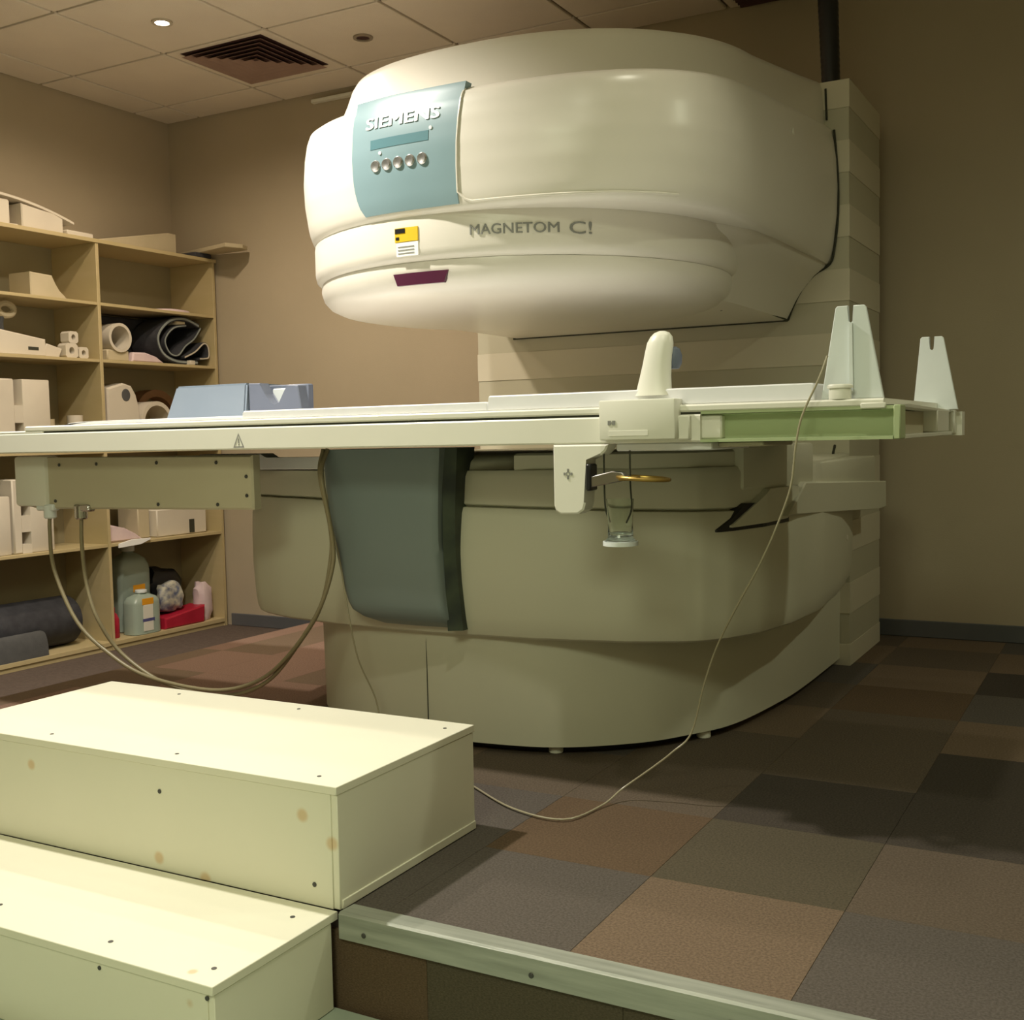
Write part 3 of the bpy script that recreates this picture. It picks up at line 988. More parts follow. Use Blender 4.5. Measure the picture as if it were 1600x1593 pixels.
# bracket hanging from the rail and plate under the carriage
bp_ = [(-1.207, 0.877), (-1.065, 0.877), (-1.072, 0.862), (-1.085, 0.852), (-1.125, 0.845), (-1.125, 0.742), (-1.130, 0.725), (-1.145, 0.715), (-1.19, 0.714), (-1.203, 0.722), (-1.207, 0.735)]
br = obj('bracket', prism(bmesh.new(), bp_, 'y', TY0 - 0.004, TY0 + 0.05, 0.004), M['white'], tb)
bm = bmesh.new()
for a in range(4):
    c, s = math.cos(a * PI / 2), math.sin(a * PI / 2)
    box(bm, -1.168 + c * 0.009 - 0.0022, -1.168 + c * 0.009 + 0.0022, TY0 - 0.0055, TY0 - 0.004, 0.809 + s * 0.009 - 0.003, 0.809 + s * 0.009 + 0.003)
ring(bm, (-1.168, TY0 - 0.004, 0.809), (0, -1, 0), 0.0055, 0.0035, 0.0012, 12)
obj('printed_mark', bm, M['letter_grey'], br, smooth=False)
obj('under_plate', B(-1.055, -0.825, TY0 + 0.02, TY0 + 0.30, 0.860, 0.8775, bev=0.003), M['pad'], tb)
obj('under_plate', B(-0.825, -0.72, TY0 + 0.06, TY0 + 0.30, 0.866, 0.8775, bev=0.003), M['cream'], tb)
# side panel with screws under the left end
AP = thing('drive_box', 'cream steel box with dark screws under the left end of the table', 'box', (-2.65, 2.5, 0.70))
bm = bmesh.new()
out = [(-3.23, 0.742), (-3.20, 0.705), (-3.14, 0.695), (-2.225, 0.704), (-2.225, 0.862), (-3.10, 0.862), (-3.23, 0.862)]
prism(bm, out, 'y', 2.50, 2.54, 0.006)
obj('housing', bm, M['cream'], AP)
obj('end_cap', B(-3.235, -3.085, 2.486, 2.55, 0.703, 0.868, bev=0.012, seg=2), M['white'], AP)
for x, z in ((-3.03, 0.838), (-2.86, 0.840), (-2.60, 0.842), (-2.36, 0.841), (-3.055, 0.722), (-2.60, 0.716), (-2.36, 0.718), (-2.247, 0.80), (-2.247, 0.745)):
    obj('screw', cyl(bmesh.new(), (x, 2.5005, z), (0, -1, 0), 0.0055, 0.004, 10, bev=0.001), M['screw'], AP)
for x, q in ((-3.09, 0), (-2.945, 1)):
    obj('connector', box(cyl(bmesh.new(), (x, 2.505, 0.665), (0, 0, 1), 0.020, 0.045, 14, bev=0.004), x - 0.05 + 0.03 * q, x + 0.03 + 0.02 * q, 2.49, 2.52, 0.690, 0.712, bev=0.004), M['notch'] if q == 0 else M['chrome'], AP)

# hoses
HA = [(-3.091, 2.505, 0.685), (-3.09, 2.5, 0.623), (-3.077, 2.5, 0.498), (-2.983, 2.5, 0.336), (-2.865, 2.52, 0.237), (-2.721, 2.54, 0.171), (-2.473, 2.56, 0.145), (-2.31, 2.58, 0.181), (-2.184, 2.58, 0.268), (-2.072, 2.58, 0.398), (-2.012, 2.58, 0.53), (-1.999, 2.57, 0.622), (-2.03, 2.57, 0.80), (-2.03, 2.60, 0.874)]
HB = [(-2.945, 2.505, 0.677), (-2.943, 2.5, 0.585), (-2.93, 2.5, 0.463), (-2.888, 2.5, 0.352), (-2.83, 2.54, 0.236), (-2.66, 2.56, 0.148), (-2.44, 2.575, 0.128), (-2.278, 2.59, 0.181), (-2.151, 2.59, 0.305), (-2.063, 2.59, 0.423), (-2.018, 2.585, 0.565), (-2.01, 2.575, 0.657), (-2.045, 2.58, 0.80), (-2.045, 2.60, 0.874)]
tag(obj('hose', tube(bmesh.new(), HA, 0.0062, 10), M['hose'], origin=HA[0]), 'beige hose looping down from the left connector, the outer of two', 'hose', 'hoses looping below the table')
tag(obj('hose', tube(bmesh.new(), HB, 0.0062, 10), M['hose'], origin=HB[0]), 'beige hose looping down from the right connector, the inner of two', 'hose', 'hoses looping below the table')
HT = [(-2.06, 2.64, 0.868), (-2.05, 2.62, 0.70), (-2.035, 2.62, 0.637), (-2.02, 2.63, 0.544), (-2.003, 2.64, 0.393), (-1.988, 2.66, 0.259), (-1.952, 2.69, 0.14), (-1.90, 2.66, 0.03), (-1.78, 2.62, 0.006), (-1.66, 2.57, 0.006), (-1.499, 2.468, 0.006), (-1.311, 2.349, 0.006), (-1.163, 2.328, 0.006), (-1.124, 2.458, 0.006), (-1.10, 2.53, 0.03), (-1.03, 2.55, 0.085), (-0.977, 2.55, 0.13), (-0.935, 2.57, 0.177), (-0.902, 2.57, 0.297), (-0.862, 2.55, 0.396), (-0.799, 2.5, 0.498), (-0.731, 2.45, 0.601), (-0.68, 2.42, 0.697), (-0.641, 2.385, 0.782), (-0.628, 2.375, 0.863), (-0.614, 2.375, 0.929), (-0.581, 2.385, 1.006), (-0.566, 2.395, 1.052)]
tag(obj('drip_tube', tube(bmesh.new(), HT, 0.0024, 8), M['hose_clear'], origin=(-1.5, 2.45, 0)), 'thin clear tube hanging from the right end of the table to the carpet', 'tube')

# pads on the table
def pad(name, x0, x1, z0, z1, rr, label):
    bm = bmesh.new()
    n = 6
    prof_ = [(x0, z0)]
    for k in range(n + 1):
        a = PI - PI / 2 * k / n
        prof_.append((x0 + rr + rr * math.cos(a), z1 - (z1 - z0) * 0.95 + (z1 - z0) * 0.95 * math.sin(a)))
    prof_ += [(x1 - 0.004, z1), (x1, z1 - 0.004), (x1, z0)]
    prism(bm, prof_, 'y', TY0 + 0.018, TY1 - 0.06, 0.003)
    return tag(obj(name, bm, M['pad'], origin=((x0 + x1) / 2, 2.78, z0)), label, 'mattress', 'white mattresses on the patient table')
pad('table_mattress', -2.90, -2.182, 0.962, 0.972, 0.13, 'thin white mattress at the left end of the table, lowest of three')
pad('table_mattress', -2.180, -1.395, 0.962, 0.985, 0.004, 'white mattress in the middle of the table, starting at the blue-grey coil')
pad('table_mattress', -1.393, -0.60, 0.962, 0.999, 0.004, 'thickest white mattress at the right end of the table, under the scanner head')

# blue-grey head coil
hc = thing('head_coil', 'blue-grey box-shaped head coil with a saddle cut, on the left of the table', 'coil', (-2.55, 2.88, 0.9865))
hc_z0, hc_z1 = 0.9725, 1.088
bm = bmesh.new()
yc0 = 2.80
pts0 = [(-2.855, yc0 - 0.012), (-2.505, yc0 - 0.012), (-2.505, 3.05), (-2.855, 3.05)]
pts1 = [(-2.818, yc0 + 0.008), (-2.510, yc0 + 0.008), (-2.510, 3.03), (-2.818, 3.03)]
loft(bm, [[(x, y, hc_z0) for x, y in pts0], [(x * 0.985 - 0.0408 * 1 if False else x, y, hc_z1) for x, y in pts1]])
bmesh.ops.bevel(bm, geom=bm.edges[:], offset=0.006, segments=2, affect='EDGES')
obj('coil_body', bm, M['coilblue'], hc)
bm = bmesh.new()
sad = [(-2.50, hc_z0), (-2.50, hc_z1 - 0.002), (-2.452, hc_z1 - 0.003), (-2.437, 1.050), (-2.412, 1.018), (-2.395, 1.012), (-2.375, 1.018), (-2.355, 1.050), (-2.345, hc_z1 - 0.012), (-2.300, hc_z1 - 0.016), (-2.284, hc_z0)]
prism(bm, sad, 'y', yc0 + 0.006, yc0 + 0.05, 0.003)
obj('saddle_front', bm, M['coilblue_d'], hc)
obj('saddle_back', B(-2.51, -2.335, 2.90, 2.93, hc_z0, hc_z1 - 0.006, bev=0.004), M['coilblue_d'], hc)
obj('saddle_lining', B(-2.47, -2.345, yc0 + 0.085, 2.90, hc_z0, 1.070, bev=0.004), M['notch'], hc)

# notched white upright plates at the table end
def notched(y, xa, xb, z0, z1, xta, xtb, slot, label):
    bm = bmesh.new()
    xm = (xta + xtb) / 2
    hs = slot
    dz = (z1 - z0) * 0.20
    pts = [(xa, z0), (xb, z0), (xtb, z1 - 0.004), (xtb - 0.004, z1), (xm + hs, z1), (xm + hs, z1 - dz + hs), (xm, z1 - dz), (xm - hs, z1 - dz + hs), (xm - hs, z1), (xta + 0.004, z1), (xta, z1 - 0.004)]
    prism(bm, pts, 'y', y, y + 0.012, 0.0015)
    return tag(obj('notched_plate', bm, M['notch'], origin=((xa + xb) / 2, y, z0)), label, 'plate')
n1 = notched(2.44, -0.590, -0.462, 0.9635, 1.157, -0.560, -0.498, 0.0055, 'larger white tapered plate with a notch on top, at the front of the table end')
obj('stiffener', prism(bmesh.new(), [(-0.530, 0.975), (-0.522, 0.975), (-0.524, 1.12), (-0.530, 1.12)], 'y', 2.432, 2.44), M['notch'], n1)
notched(3.11, -0.515, -0.405, 0.9445, 1.133, -0.497, -0.441, 0.006, 'smaller white tapered notched plate at the far side of the table end')
tag(obj('round_knob', lathe(bmesh.new(), (-0.545, 2.415, 0.9625), [(0.026, 0.0), (0.026, 0.018), (0.024, 0.022), (0.030, 0.023), (0.030, 0.028), (0.026, 0.031)], 22, sx=0.9, sy=0.5), M['white'], origin=(-0.545, 2.415, 0.9625)), 'low round white cap in front of the larger notched plate', 'knob')

# bottle holder clamped to the bracket
bh = thing('bottle_holder', 'metal clamp with an oval ring and wires, clamped beside the bracket', 'holder', (-1.05, 2.40, 0.78))
obj('clamp', B(-1.121, -1.108, TY0 - 0.01, TY0 + 0.03, 0.770, 0.832, bev=0.003), M['black'], bh)
obj('clamp_arm', prism(bmesh.new(), [(-1.108, 0.778), (-1.03, 0.792), (-1.02, 0.800), (-1.03, 0.812), (-1.055, 0.815), (-1.108, 0.803)], 'y', TY0 - 0.008, TY0 + 0.018, 0.002), M['chrome'], bh)
bm = bmesh.new()
tube(bm, [(-0.985 + 0.060 * math.cos(a), TY0 + 0.01 + 0.05 * math.sin(a), 0.798 - 0.004 * math.cos(a)) for a in [2 * PI * i / 24 for i in range(25)]], 0.0045, 8, smooth=False)
obj('ring', bm, M['brass'], bh)
obj('ring_plate', B(-1.03, -0.985, TY0 - 0.03, TY0 - 0.005, 0.794, 0.804, bev=0.002), M['brass'], bh)
for x in (-1.083, -1.018):
    obj('wire', tube(bmesh.new(), [(x, TY0 + 0.012, 0.862), (x, TY0 + 0.012, 0.79), (x + 0.002, TY0 + 0.012, 0.73), (x + 0.012 * (1 if x < -1.05 else -1), TY0 + 0.014, 0.695)], 0.0022, 6), M['seam'], bh)
cu = thing('glass_cup', 'clear glass cup held in the wires under the table', 'cup', (-1.045, TY0 + 0.014, 0.644))
bm = lathe(bmesh.new(), (-1.045, TY0 + 0.014, 0.646), [(0.036, 0.0), (0.038, 0.006), (0.030, 0.016), (0.029, 0.05), (0.032, 0.105), (0.0305, 0.105), (0.027, 0.05), (0.026, 0.022), (0.010, 0.018)], 24)
obj('bowl', bm, M['glass'], cu)
obj('foot_ring', ring(bmesh.new(), (-1.045, TY0 + 0.014, 0.643), (0, 0, 1), 0.041, 0.030, 0.010, 24), M['notch'], cu)

# ------------------------------------------------------------------ step boxes
def board(name, parent, mat, *b):
    return obj(name, B(*b, bev=0.0012), mat, parent)
SX0, SX1 = -2.50, -1.325
C1, C2 = (0.79, 0.77, 0.62), (0.82, 0.80, 0.65)
up = thing('step_box', 'upper pale cream wooden step box standing on the platform edge', 'step', (-1.9, 1.94, 0.0), 'pale wooden step boxes')
# positions are relative to the thing (object coordinates of its children)
st_up = stained('step_board_upper', C1, C2, [((-0.29, -0.25, 0.180), 0.016), ((-0.04 + 0.53, -0.25, 0.176), 0.018), ((0.56, -0.25, 0.13), 0.018), ((0.10, -0.25, 0.028), 0.018), ((0.23, -0.25, 0.004), 0.02)])
board('top_board', up, st_up, SX0, SX1, 1.69, 2.205, 0.226, 0.242)
board('front_board', up, st_up, SX0 + 0.002, SX1 - 0.016, 1.692, 1.708, 0.001, 0.226)
board('side_board', up, st_up, SX1 - 0.016, SX1 - 0.001, 1.694, 2.20, 0.002, 0.226)
board('side_board', up, st_up, SX0 + 0.002, SX0 + 0.018, 1.708, 2.20, 0.002, 0.226)
board('back_board', up, st_up, SX0 + 0.018, SX1 - 0.016, 2.186, 2.20, 0.002, 0.226)
board('edge_strip', up, st_up, SX1 - 0.002, SX1 + 0.002, 1.70, 2.20, 0.002, 0.020)
for x, y in ((-1.40, 1.735), (-1.78, 1.735), (-2.17, 1.735), (-1.37, 2.15), (-1.80, 2.16), (-2.2, 2.16)):
    obj('screw', cyl(bmesh.new(), (x, y, 0.2412), (0, 0, 1), 0.0045, 0.0016, 10), M['screw'], up)
for x, z in ((-1.385, 0.043), (-1.79, 0.172)):
    obj('screw', cyl(bmesh.new(), (x, 1.6925, z), (0, -1, 0), 0.0048, 0.002, 10), M['screw'], up)
lo = thing('step_box', 'lower pale cream wooden step box standing on the lower floor', 'step', (-1.9, 1.53, LOW), 'pale wooden step boxes')
st_lo = stained('step_board_lower', C1, C2, [((0.515, -0.165, 0.150), 0.014), ((0.50, -0.15, 0.19), 0.012)])
board('top_board', lo, st_lo, SX0, SX1 - 0.004, 1.352, 1.6895, -0.0145, 0.0015)
board('front_board', lo, st_lo, SX0 + 0.002, SX1 - 0.02, 1.356, 1.372, LOW + 0.007, -0.015)
board('side_board', lo, st_lo, SX1 - 0.02, SX1 - 0.006, 1.358, 1.671, LOW + 0.007, -0.015)
board('side_board', lo, st_lo, SX0 + 0.002, SX0 + 0.018, 1.372, 1.671, LOW + 0.007, -0.015)
for x, y in ((-1.375, 1.405), (-1.62, 1.40), (-1.39, 1.63), (-1.95, 1.42)):
    obj('screw', cyl(bmesh.new(), (x, y, 0.0008), (0, 0, 1), 0.005, 0.0016, 10), M['screw'], lo)
for x, z in ((-1.345, -0.022), (-1.60, -0.024)):
    obj('screw', cyl(bmesh.new(), (x, 1.3565, z), (0, -1, 0), 0.004, 0.002, 10), M['screw'], lo)

# ------------------------------------------------------------------ shelf unit
sh = thing('shelf_unit', 'tall pale wood-effect open shelf unit against the left wall', 'shelf', (-4.92, 4.25, LOW))
SXF, SXB = -4.75, -5.085
SY = [2.55, 3.37, 4.215, 5.075]
mel = M['melamine']
board('top_panel', sh, mel, SXB, SXF + 0.006, SY[0] - 0.01, SY[3] + 0.01, 1.945, 1.965)
board('base_panel', sh, mel, SXB, SXF, SY[0], SY[3], -0.165, -0.143)
board('plinth', sh, mel, SXF - 0.025, SXF - 0.008, SY[0], SY[3], LOW, -0.165)
for y in SY:
    board('upright', sh, mel, SXB, SXF + 0.001, y - 0.010 if y < 5 else y - 0.02, y + 0.010 if y < 5 else y, LOW, 1.945)
for a, b in zip(SY, SY[1:]):
    b2 = b - 0.01 if b < 5 else b - 0.02
    for z in (0.375, 0.87, 1.345, 1.640):
        board('shelf', sh, mel, SXB + 0.006, SXF - 0.001, a + 0.010, b2, z - 0.016, z)
board('back_panel', sh, M['melamine_back'], XL + 0.002, SXB, SY[0], SY[3], LOW + 0.02, 1.96)
Z4, Z3, Z2, Z1, ZT, Z5 = 0.3755, 0.8705, 1.3455, 1.6405, 1.9655, -0.1425

def solo(name, bm, mat, loc, label, cat, group=None, ang=38):
    return tag(obj(name, bm, mat, origin=loc, ang=ang), label, cat, group)

# top of the unit
t = thing('surface_coil', 'white arched coil lying on top of the shelf unit, at the left', 'coil', (-4.9, 3.9, ZT))
bm = bmesh.new()
arc = []
for k in range(13):
    s = k / 12
    y = 3.55 + 0.57 * s
    z = 2.125 - 0.085 * s ** 2.2
    arc.append([(-4.98, y, z), (-4.80, y, z), (-4.80, y, z - 0.012), (-4.98, y, z - 0.012)])
obj('arched_plate', loft(bm, arc), M['foam_white'], t)
obj('coil_box', prism(bmesh.new(), [(3.80, ZT), (4.045, ZT), (4.045, 2.045), (3.98, 2.062), (3.80, 2.085)], 'x', -4.98, -4.79, 0.006), M['foam_white'], t)
obj('coil_box', B(-4.98, -4.79, 3.52, 3.735, ZT, 2.09, bev=0.008), M['foam_white'], t)
obj('link_bar', B(-4.96, -4.82, 3.735, 3.80, ZT, 1.985), M['foam_white'], t, smooth=False)
solo('flat_box', B(-4.93, -4.77, 4.05, 4.215, ZT, 1.992, bev=0.004), M['foam_white'], (-4.85, 4.13, ZT), 'flat white box on top of the shelf unit, right of the arched coil', 'box')
solo('slanted_board', prism(bmesh.new(), [(4.30, ZT), (4.86, ZT), (4.86, 2.088), (4.80, 2.088), (4.30, 1.985)], 'x', -5.04, -4.83, 0.004), M['foam_beige'], (-4.93, 4.6, ZT), 'wedge-shaped beige block on top of the shelf unit, near the corner', 'block')
t = solo('flat_board', prism(bmesh.new(), [(-4.98, 5.02), (-4.50, 4.90), (-4.46, 5.0), (-4.48, 5.06), (-4.98, 5.085)], 'z', 1.9915, 2.016, 0.003), M['foam_beige'], (-4.75, 5.0, 1.9915), 'flat beige board overhanging the right end of the shelf top', 'board')
solo('dark_pad', B(-4.88, -4.745, 4.92, 5.05, ZT, 1.991, bev=0.004), M['foam_dark'], (-4.81, 4.98, ZT), 'small black pad under the overhanging board', 'pad')

# upper shelf, left and right
pts = [(3.83, Z1), (4.07, Z1), (4.03, Z1 + 0.012), (4.0, Z1 + 0.035), (3.975, Z1 + 0.07), (3.962, Z1 + 0.112), (3.83, Z1 + 0.118)]
solo('foam_support', prism(bmesh.new(), pts, 'x', -4.95, -4.79, 0.004), M['foam_beige'], (-4.87, 3.93, Z1), 'beige foam support with a concave slope on the top left shelf', 'support')
solo('cushion', lathe(bmesh.new(), (-4.87, 4.84, Z1), [(0.11, 0.0), (0.13, 0.006), (0.12, 0.018), (0.06, 0.024), (0.01, 0.025)], 24, sx=0.6), M['pink'], (-4.87, 4.84, Z1), 'flat pinkish oval cushion on the top right shelf', 'cushion')

# second shelf left: coils and rings
t = thing('wrist_coil', 'flat off-white wrist coil with a slot at the left of the second shelf', 'coil', (-4.87, 3.78, Z2))
obj('coil_box', prism(bmesh.new(), [(3.60, Z2), (3.905, Z2), (3.905, Z2 + 0.085), (3.60, Z2 + 0.125)], 'x', -4.95, -4.79, 0.005), M['foam_white'], t)
obj('slot', B(-4.792, -4.7885, 3.80, 3.86, Z2 + 0.028, Z2 + 0.044), M['seam'], t, smooth=False)
bm = prism(bmesh.new(), [(3.915, Z2), (4.0, Z2), (4.02, Z2 + 0.045), (3.93, Z2 + 0.068), (3.915, Z2 + 0.05)], 'x', -4.93, -4.81, 0.004)
solo('foam_wedge', bm, M['foam_white'], (-4.87, 3.96, Z2), 'small grey-white wedge right of the wrist coil', 'wedge')
for k, (y, z, sz, lab) in enumerate(((4.062, Z2, 0.038, 'small white block with a round hole, lower one by the wedge'), (4.075, Z2 + 0.077, 0.030, 'small white block with a round hole, resting on another block'), (4.137, Z2, 0.030, 'small white block with a round hole, nearest the shelf divider'))):
    t = thing('holed_block', lab, 'block', (-4.82, y, z), 'small white blocks with holes on the second shelf')
    bm = bmesh.new()
    n = 16
    o_, i_ = [], []
    for q in range(n):
        a = 2 * PI * q / n + PI / n
        c, s = math.cos(a), math.sin(a)
        mx = max(abs(c), abs(s))
        o_.append((y + sz * c / mx, z + sz + sz * s / mx)); i_.append((y + sz * 0.42 * c, z + sz + sz * 0.5 * s))
    for (x0, x1) in ((-4.85, -4.79),):
        A = [bm.verts.new((x0, *p)) for p in o_]; Bq = [bm.verts.new((x1, *p)) for p in o_]
        C_ = [bm.verts.new((x0, *p)) for p in i_]; D_ = [bm.verts.new((x1, *p)) for p in i_]
        for q in range(n):
            r = (q + 1) % n
            bm.faces.new((A[q], A[r], Bq[r], Bq[q])); bm.faces.new((C_[q], C_[r], D_[r], D_[q]))
            bm.faces.new((A[q], A[r], C_[r], C_[q])); bm.faces.new((Bq[q], Bq[r], D_[r], D_[q]))
    obj('block_body', bm, M['foam_white'], t, smooth=False)
t = thing('ring_pad', 'pale round pad lying on the wrist coil at the left', 'pad', (-4.86, 3.72, Z2 + 0.115))
bm = bmesh.new()
tube(bm, [(-4.86 + 0.0 * a, 3.735 + 0.045 * math.cos(a), Z2 + 0.225 + 0.030 * math.sin(a)) for a in [2 * PI * i / 20 for i in range(21)]], 0.016, 8, smooth=False)
obj('ring', bm, M['foam_beige'], t)
obj('stem', tube(bmesh.new(), [(-4.88, 3.72, Z2 + 0.115), (-4.87, 3.71, Z2 + 0.16), (-4.86, 3.715, Z2 + 0.205)], 0.014, 8), M['foam_grey'], t)

# second shelf right: curled mats
def curl(name, path, w0, w1, th, mat, edge, label, cat='mat', group=None):
    L = spline(path, 8)
    t = thing(name, label, cat, (-4.86, path[0][1], min(p[2] for p in path)), group)
    bm = bmesh.new(); bm2 = bmesh.new()
    rg, eg = [], []
    for i, p in enumerate(L):
        d = (L[min(i + 1, len(L) - 1)] - L[max(i - 1, 0)]).normalized()
        n = Vector((0, -d.z, d.y)) * th / 2
        rg.append([(w0, p.y + n.y, p.z + n.z), (w1, p.y + n.y, p.z + n.z), (w1, p.y - n.y, p.z - n.z), (w0, p.y - n.y, p.z - n.z)])
        n2 = n * 0.5
        eg.append([(w1, p.y + n2.y, p.z + n2.z), (w1 + 0.003, p.y + n2.y, p.z + n2.z), (w1 + 0.003, p.y - n2.y, p.z - n2.z), (w1, p.y - n2.y, p.z - n2.z)])
    obj('mat_sheet', loft(bm, rg), mat, t)
    obj('mat_edge', loft(bm2, eg), edge, t)
    return t
curl('curled_mat', [(0, 4.97, 1.575), (0, 4.86, 1.605), (0, 4.74, 1.585), (0, 4.655, 1.50), (0, 4.68, 1.41), (0, 4.78, 1.365), (0, 4.95, 1.362)], -4.99, -4.79, 0.022, M['foam_dark'], M['mat_edge'], 'large curled charcoal mat on the second right shelf, the outer one', group='curled charcoal mats')
curl('curled_mat', [(0, 4.88, 1.572), (0, 4.78, 1.55), (0, 4.715, 1.48), (0, 4.745, 1.41), (0, 4.81, 1.40), (0, 4.87, 1.455), (0, 4.94, 1.50), (0, 4.995, 1.565)], -4.99, -4.80, 0.014, M['foam_dark'], M['mat_edge'], 'charcoal mat bent in an S inside the larger curled mat', group='curled charcoal mats')
curl('curled_mat', [(0, 4.845, 1.388), (0, 4.93, 1.425), (0, 5.0, 1.475), (0, 5.035, 1.455), (0, 5.037, 1.40), (0, 5.0, 1.388), (0, 4.965, 1.386)], -4.99, -4.785, 0.014, M['foam_dark'], M['foam_white'], 'black mat with a white edge folded over at the right end of the shelf', group='curled charcoal mats')
solo('foam_chunk', B(-4.90, -4.80, 4.80, 4.88, 1.572, 1.598, bev=0.008), M['foam_beige'], (-4.85, 4.84, 1.572), 'small pale foam chunk tucked inside the curled mats', 'foam')
solo('dark_board', B(-5.07, -5.01, 4.24, 5.045, Z2, 1.61, bev=0.006), M['foam_dark'], (-5.03, 4.65, Z2), 'black board standing behind the curled mats', 'board')
t = thing('cylinder_coil', 'off-white hollow cylinder coil left of the curled mats', 'coil', (-4.87, 4.365, Z2))
obj('barrel', ring(bmesh.new(), (-4.99, 4.385, Z2 + 0.125), (1, 0, 0), 0.078, 0.062, 0.20), M['foam_white'], t)
obj('stand', B(-4.98, -4.80, 4.30, 4.45, Z2, Z2 + 0.06, bev=0.006), M['foam_beige'], t)
solo('folded_cloth', prism(bmesh.new(), [(4.46, Z2), (4.70, Z2), (4.64, Z2 + 0.035), (4.56, Z2 + 0.055), (4.47, Z2 + 0.052)], 'x', -4.93, -4.79, 0.008), M['pink'], (-4.86, 4.57, Z2), 'pinkish folded cloth between the cylinder coil and the mats', 'cloth')
solo('small_block', B(-4.80, -4.762, 4.865, 4.905, Z2, Z2 + 0.026, bev=0.003), M['foam_white'], (-4.78, 4.885, Z2), 'tiny white block on the shelf edge in front of the mats', 'block')

# third shelf
def notched_tower(y0, y1, z0, z1, notches, label, xa=-4.97, xb=-4.78, name='coil_former', grp=None):
    t = thing(name, label, 'coil', ((xa + xb) / 2, (y0 + y1) / 2, z0), grp)
    obj('side_block', B(xa, xb, notches[0][1], y1, z0, z1, bev=0.006, seg=2), M['foam_white'], t)
    obj('side_block', B(xa, xb, y0, notches[0][0], z0, z1, bev=0.006), M['foam_white'], t)
    zz = z0
    for a, b, c, d in notches:
        if c - zz > 0.005:
            obj('web', B(xa, xb - 0.002, a - 0.003, b + 0.003, zz, c), M['foam_white'], t, smooth=False)
        zz = d
    if z1 - zz > 0.006:
        obj('web', B(xa, xb - 0.002, notches[0][0] - 0.003, notches[0][1] + 0.003, zz, z1 - 0.002), M['foam_white'], t, smooth=False)
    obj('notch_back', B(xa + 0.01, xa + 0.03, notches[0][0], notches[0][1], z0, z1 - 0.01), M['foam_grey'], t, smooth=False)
    return t
notched_tower(3.60, 3.905, Z3, 1.228, [(3.70, 3.745, 0.955, 1.015), (3.70, 3.745, 1.10, 1.229)], 'tall white coil former with square notches on the middle left shelf')
for y, r, h, lab in ((3.955, 0.03, 0.165, 'small cream cup right of the tall notched former'), (4.12, 0.04, 0.185, 'small white cup beside the shelf divider')):
    solo('storage_cup', lathe(bmesh.new(), (-4.86, y, Z3), [(r * 0.9, 0), (r, 0.004), (r, h), (r * 0.85, h), (r * 0.8, 0.01)], 20), M['foam_white'] if r > 0.035 else M['foam_beige'], (-4.86, y, Z3), lab, 'cup', 'cups on the middle left shelf')
t = thing('knee_coil', 'off-white rounded coil with an oval hole, at the left of the middle right shelf', 'coil', (-4.87, 4.40, Z3))
bm = bmesh.new()
prof_ = [(4.29, Z3), (4.51, Z3), (4.51, 1.10), (4.49, 1.17), (4.46, 1.215), (4.40, 1.23), (4.29, 1.20)]
prism(bm, prof_, 'x', -4.97, -4.80, 0.01)
obj('shell', bm, M['foam_white'], t)
bm = bmesh.new()
rg = [[(x, 4.415 + ry * math.cos(2 * PI * i / 16), 1.165 + 0.034 * (ry / 0.03) * math.sin(2 * PI * i / 16)) for i in range(16)] for x, ry in ((-4.80, 0.03), (-4.7975, 0.028))]
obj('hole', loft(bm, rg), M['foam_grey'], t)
t = thing('arch_coil', 'pale arch-shaped coil right of the rounded coil', 'coil', (-4.86, 4.63, Z3))
obj('arch', ring(bmesh.new(), (-4.95, 4.635, 1.02), (1, 0, 0), 0.115, 0.092, 0.15, 20, 0, PI), M['foam_white'], t)
for y in (4.520, 4.727):
    obj('arch_leg', B(-4.95, -4.80, y, y + 0.023, Z3, 1.02), M['foam_white'], t, smooth=False)
solo('brown_ring', ring(bmesh.new(), (-5.07, 4.80, Z3 + 0.17), (1, 0, 0), 0.17, 0.13, 0.10, 28), M['brown'], (-4.97, 4.80, Z3), 'brown foam ring standing behind the pale arch coil', 'ring')

# fourth shelf
notched_tower(3.42, 3.645, Z4, 0.66, [(3.50, 3.54, 0.45, 0.51), (3.50, 3.54, 0.56, 0.60)], 'white notched block at the far left of the fourth shelf', grp=None)
notched_tower(3.66, 3.895, Z4, 0.74, [(3.71, 3.758, 0.42, 0.48), (3.71, 3.758, 0.56, 0.615), (3.71, 3.758, 0.69, 0.73)], 'white block with three square holes on the fourth shelf, left bay')
t = thing('slotted_box', 'wide off-white box with a dark slot on the fourth shelf, right bay', 'box', (-4.88, 4.8, Z4))
obj('box_body', B(-5.0, -4.80, 4.60, 4.985, Z4, 0.53, bev=0.006), M['foam_white'], t)
obj('slot', B(-4.802, -4.7985, 4.845, 4.885, Z4 + 0.008, Z4 + 0.085), M['seam'], t, smooth=False)
solo('foam_block', B(-5.0, -4.84, 4.50, 4.585, Z4, 0.56, bev=0.006), M['foam_beige'], (-4.92, 4.54, Z4), 'beige foam block left of the slotted box', 'block')
solo('draped_cloth', prism(bmesh.new(), [(4.26, Z4), (4.50, Z4), (4.45, 0.41), (4.36, 0.45), (4.26, 0.475)], 'x', -4.95, -4.80, 0.01), M['pink'], (-4.87, 4.37, Z4), 'pinkish cloth heaped at the left of the fourth shelf, right bay', 'cloth')
solo('hanging_paper', prism(bmesh.new(), [(4.27, 0.35), (4.42, 0.357), (4.49, 0.378), (4.49, 0.386), (4.36, 0.388), (4.27, 0.372)], 'x', -4.7485, -4.738, 0.001), M['letter_white'], (-4.77, 4.38, 0.36), 'white paper sticking out over the shelf edge below the pinkish cloth', 'paper')

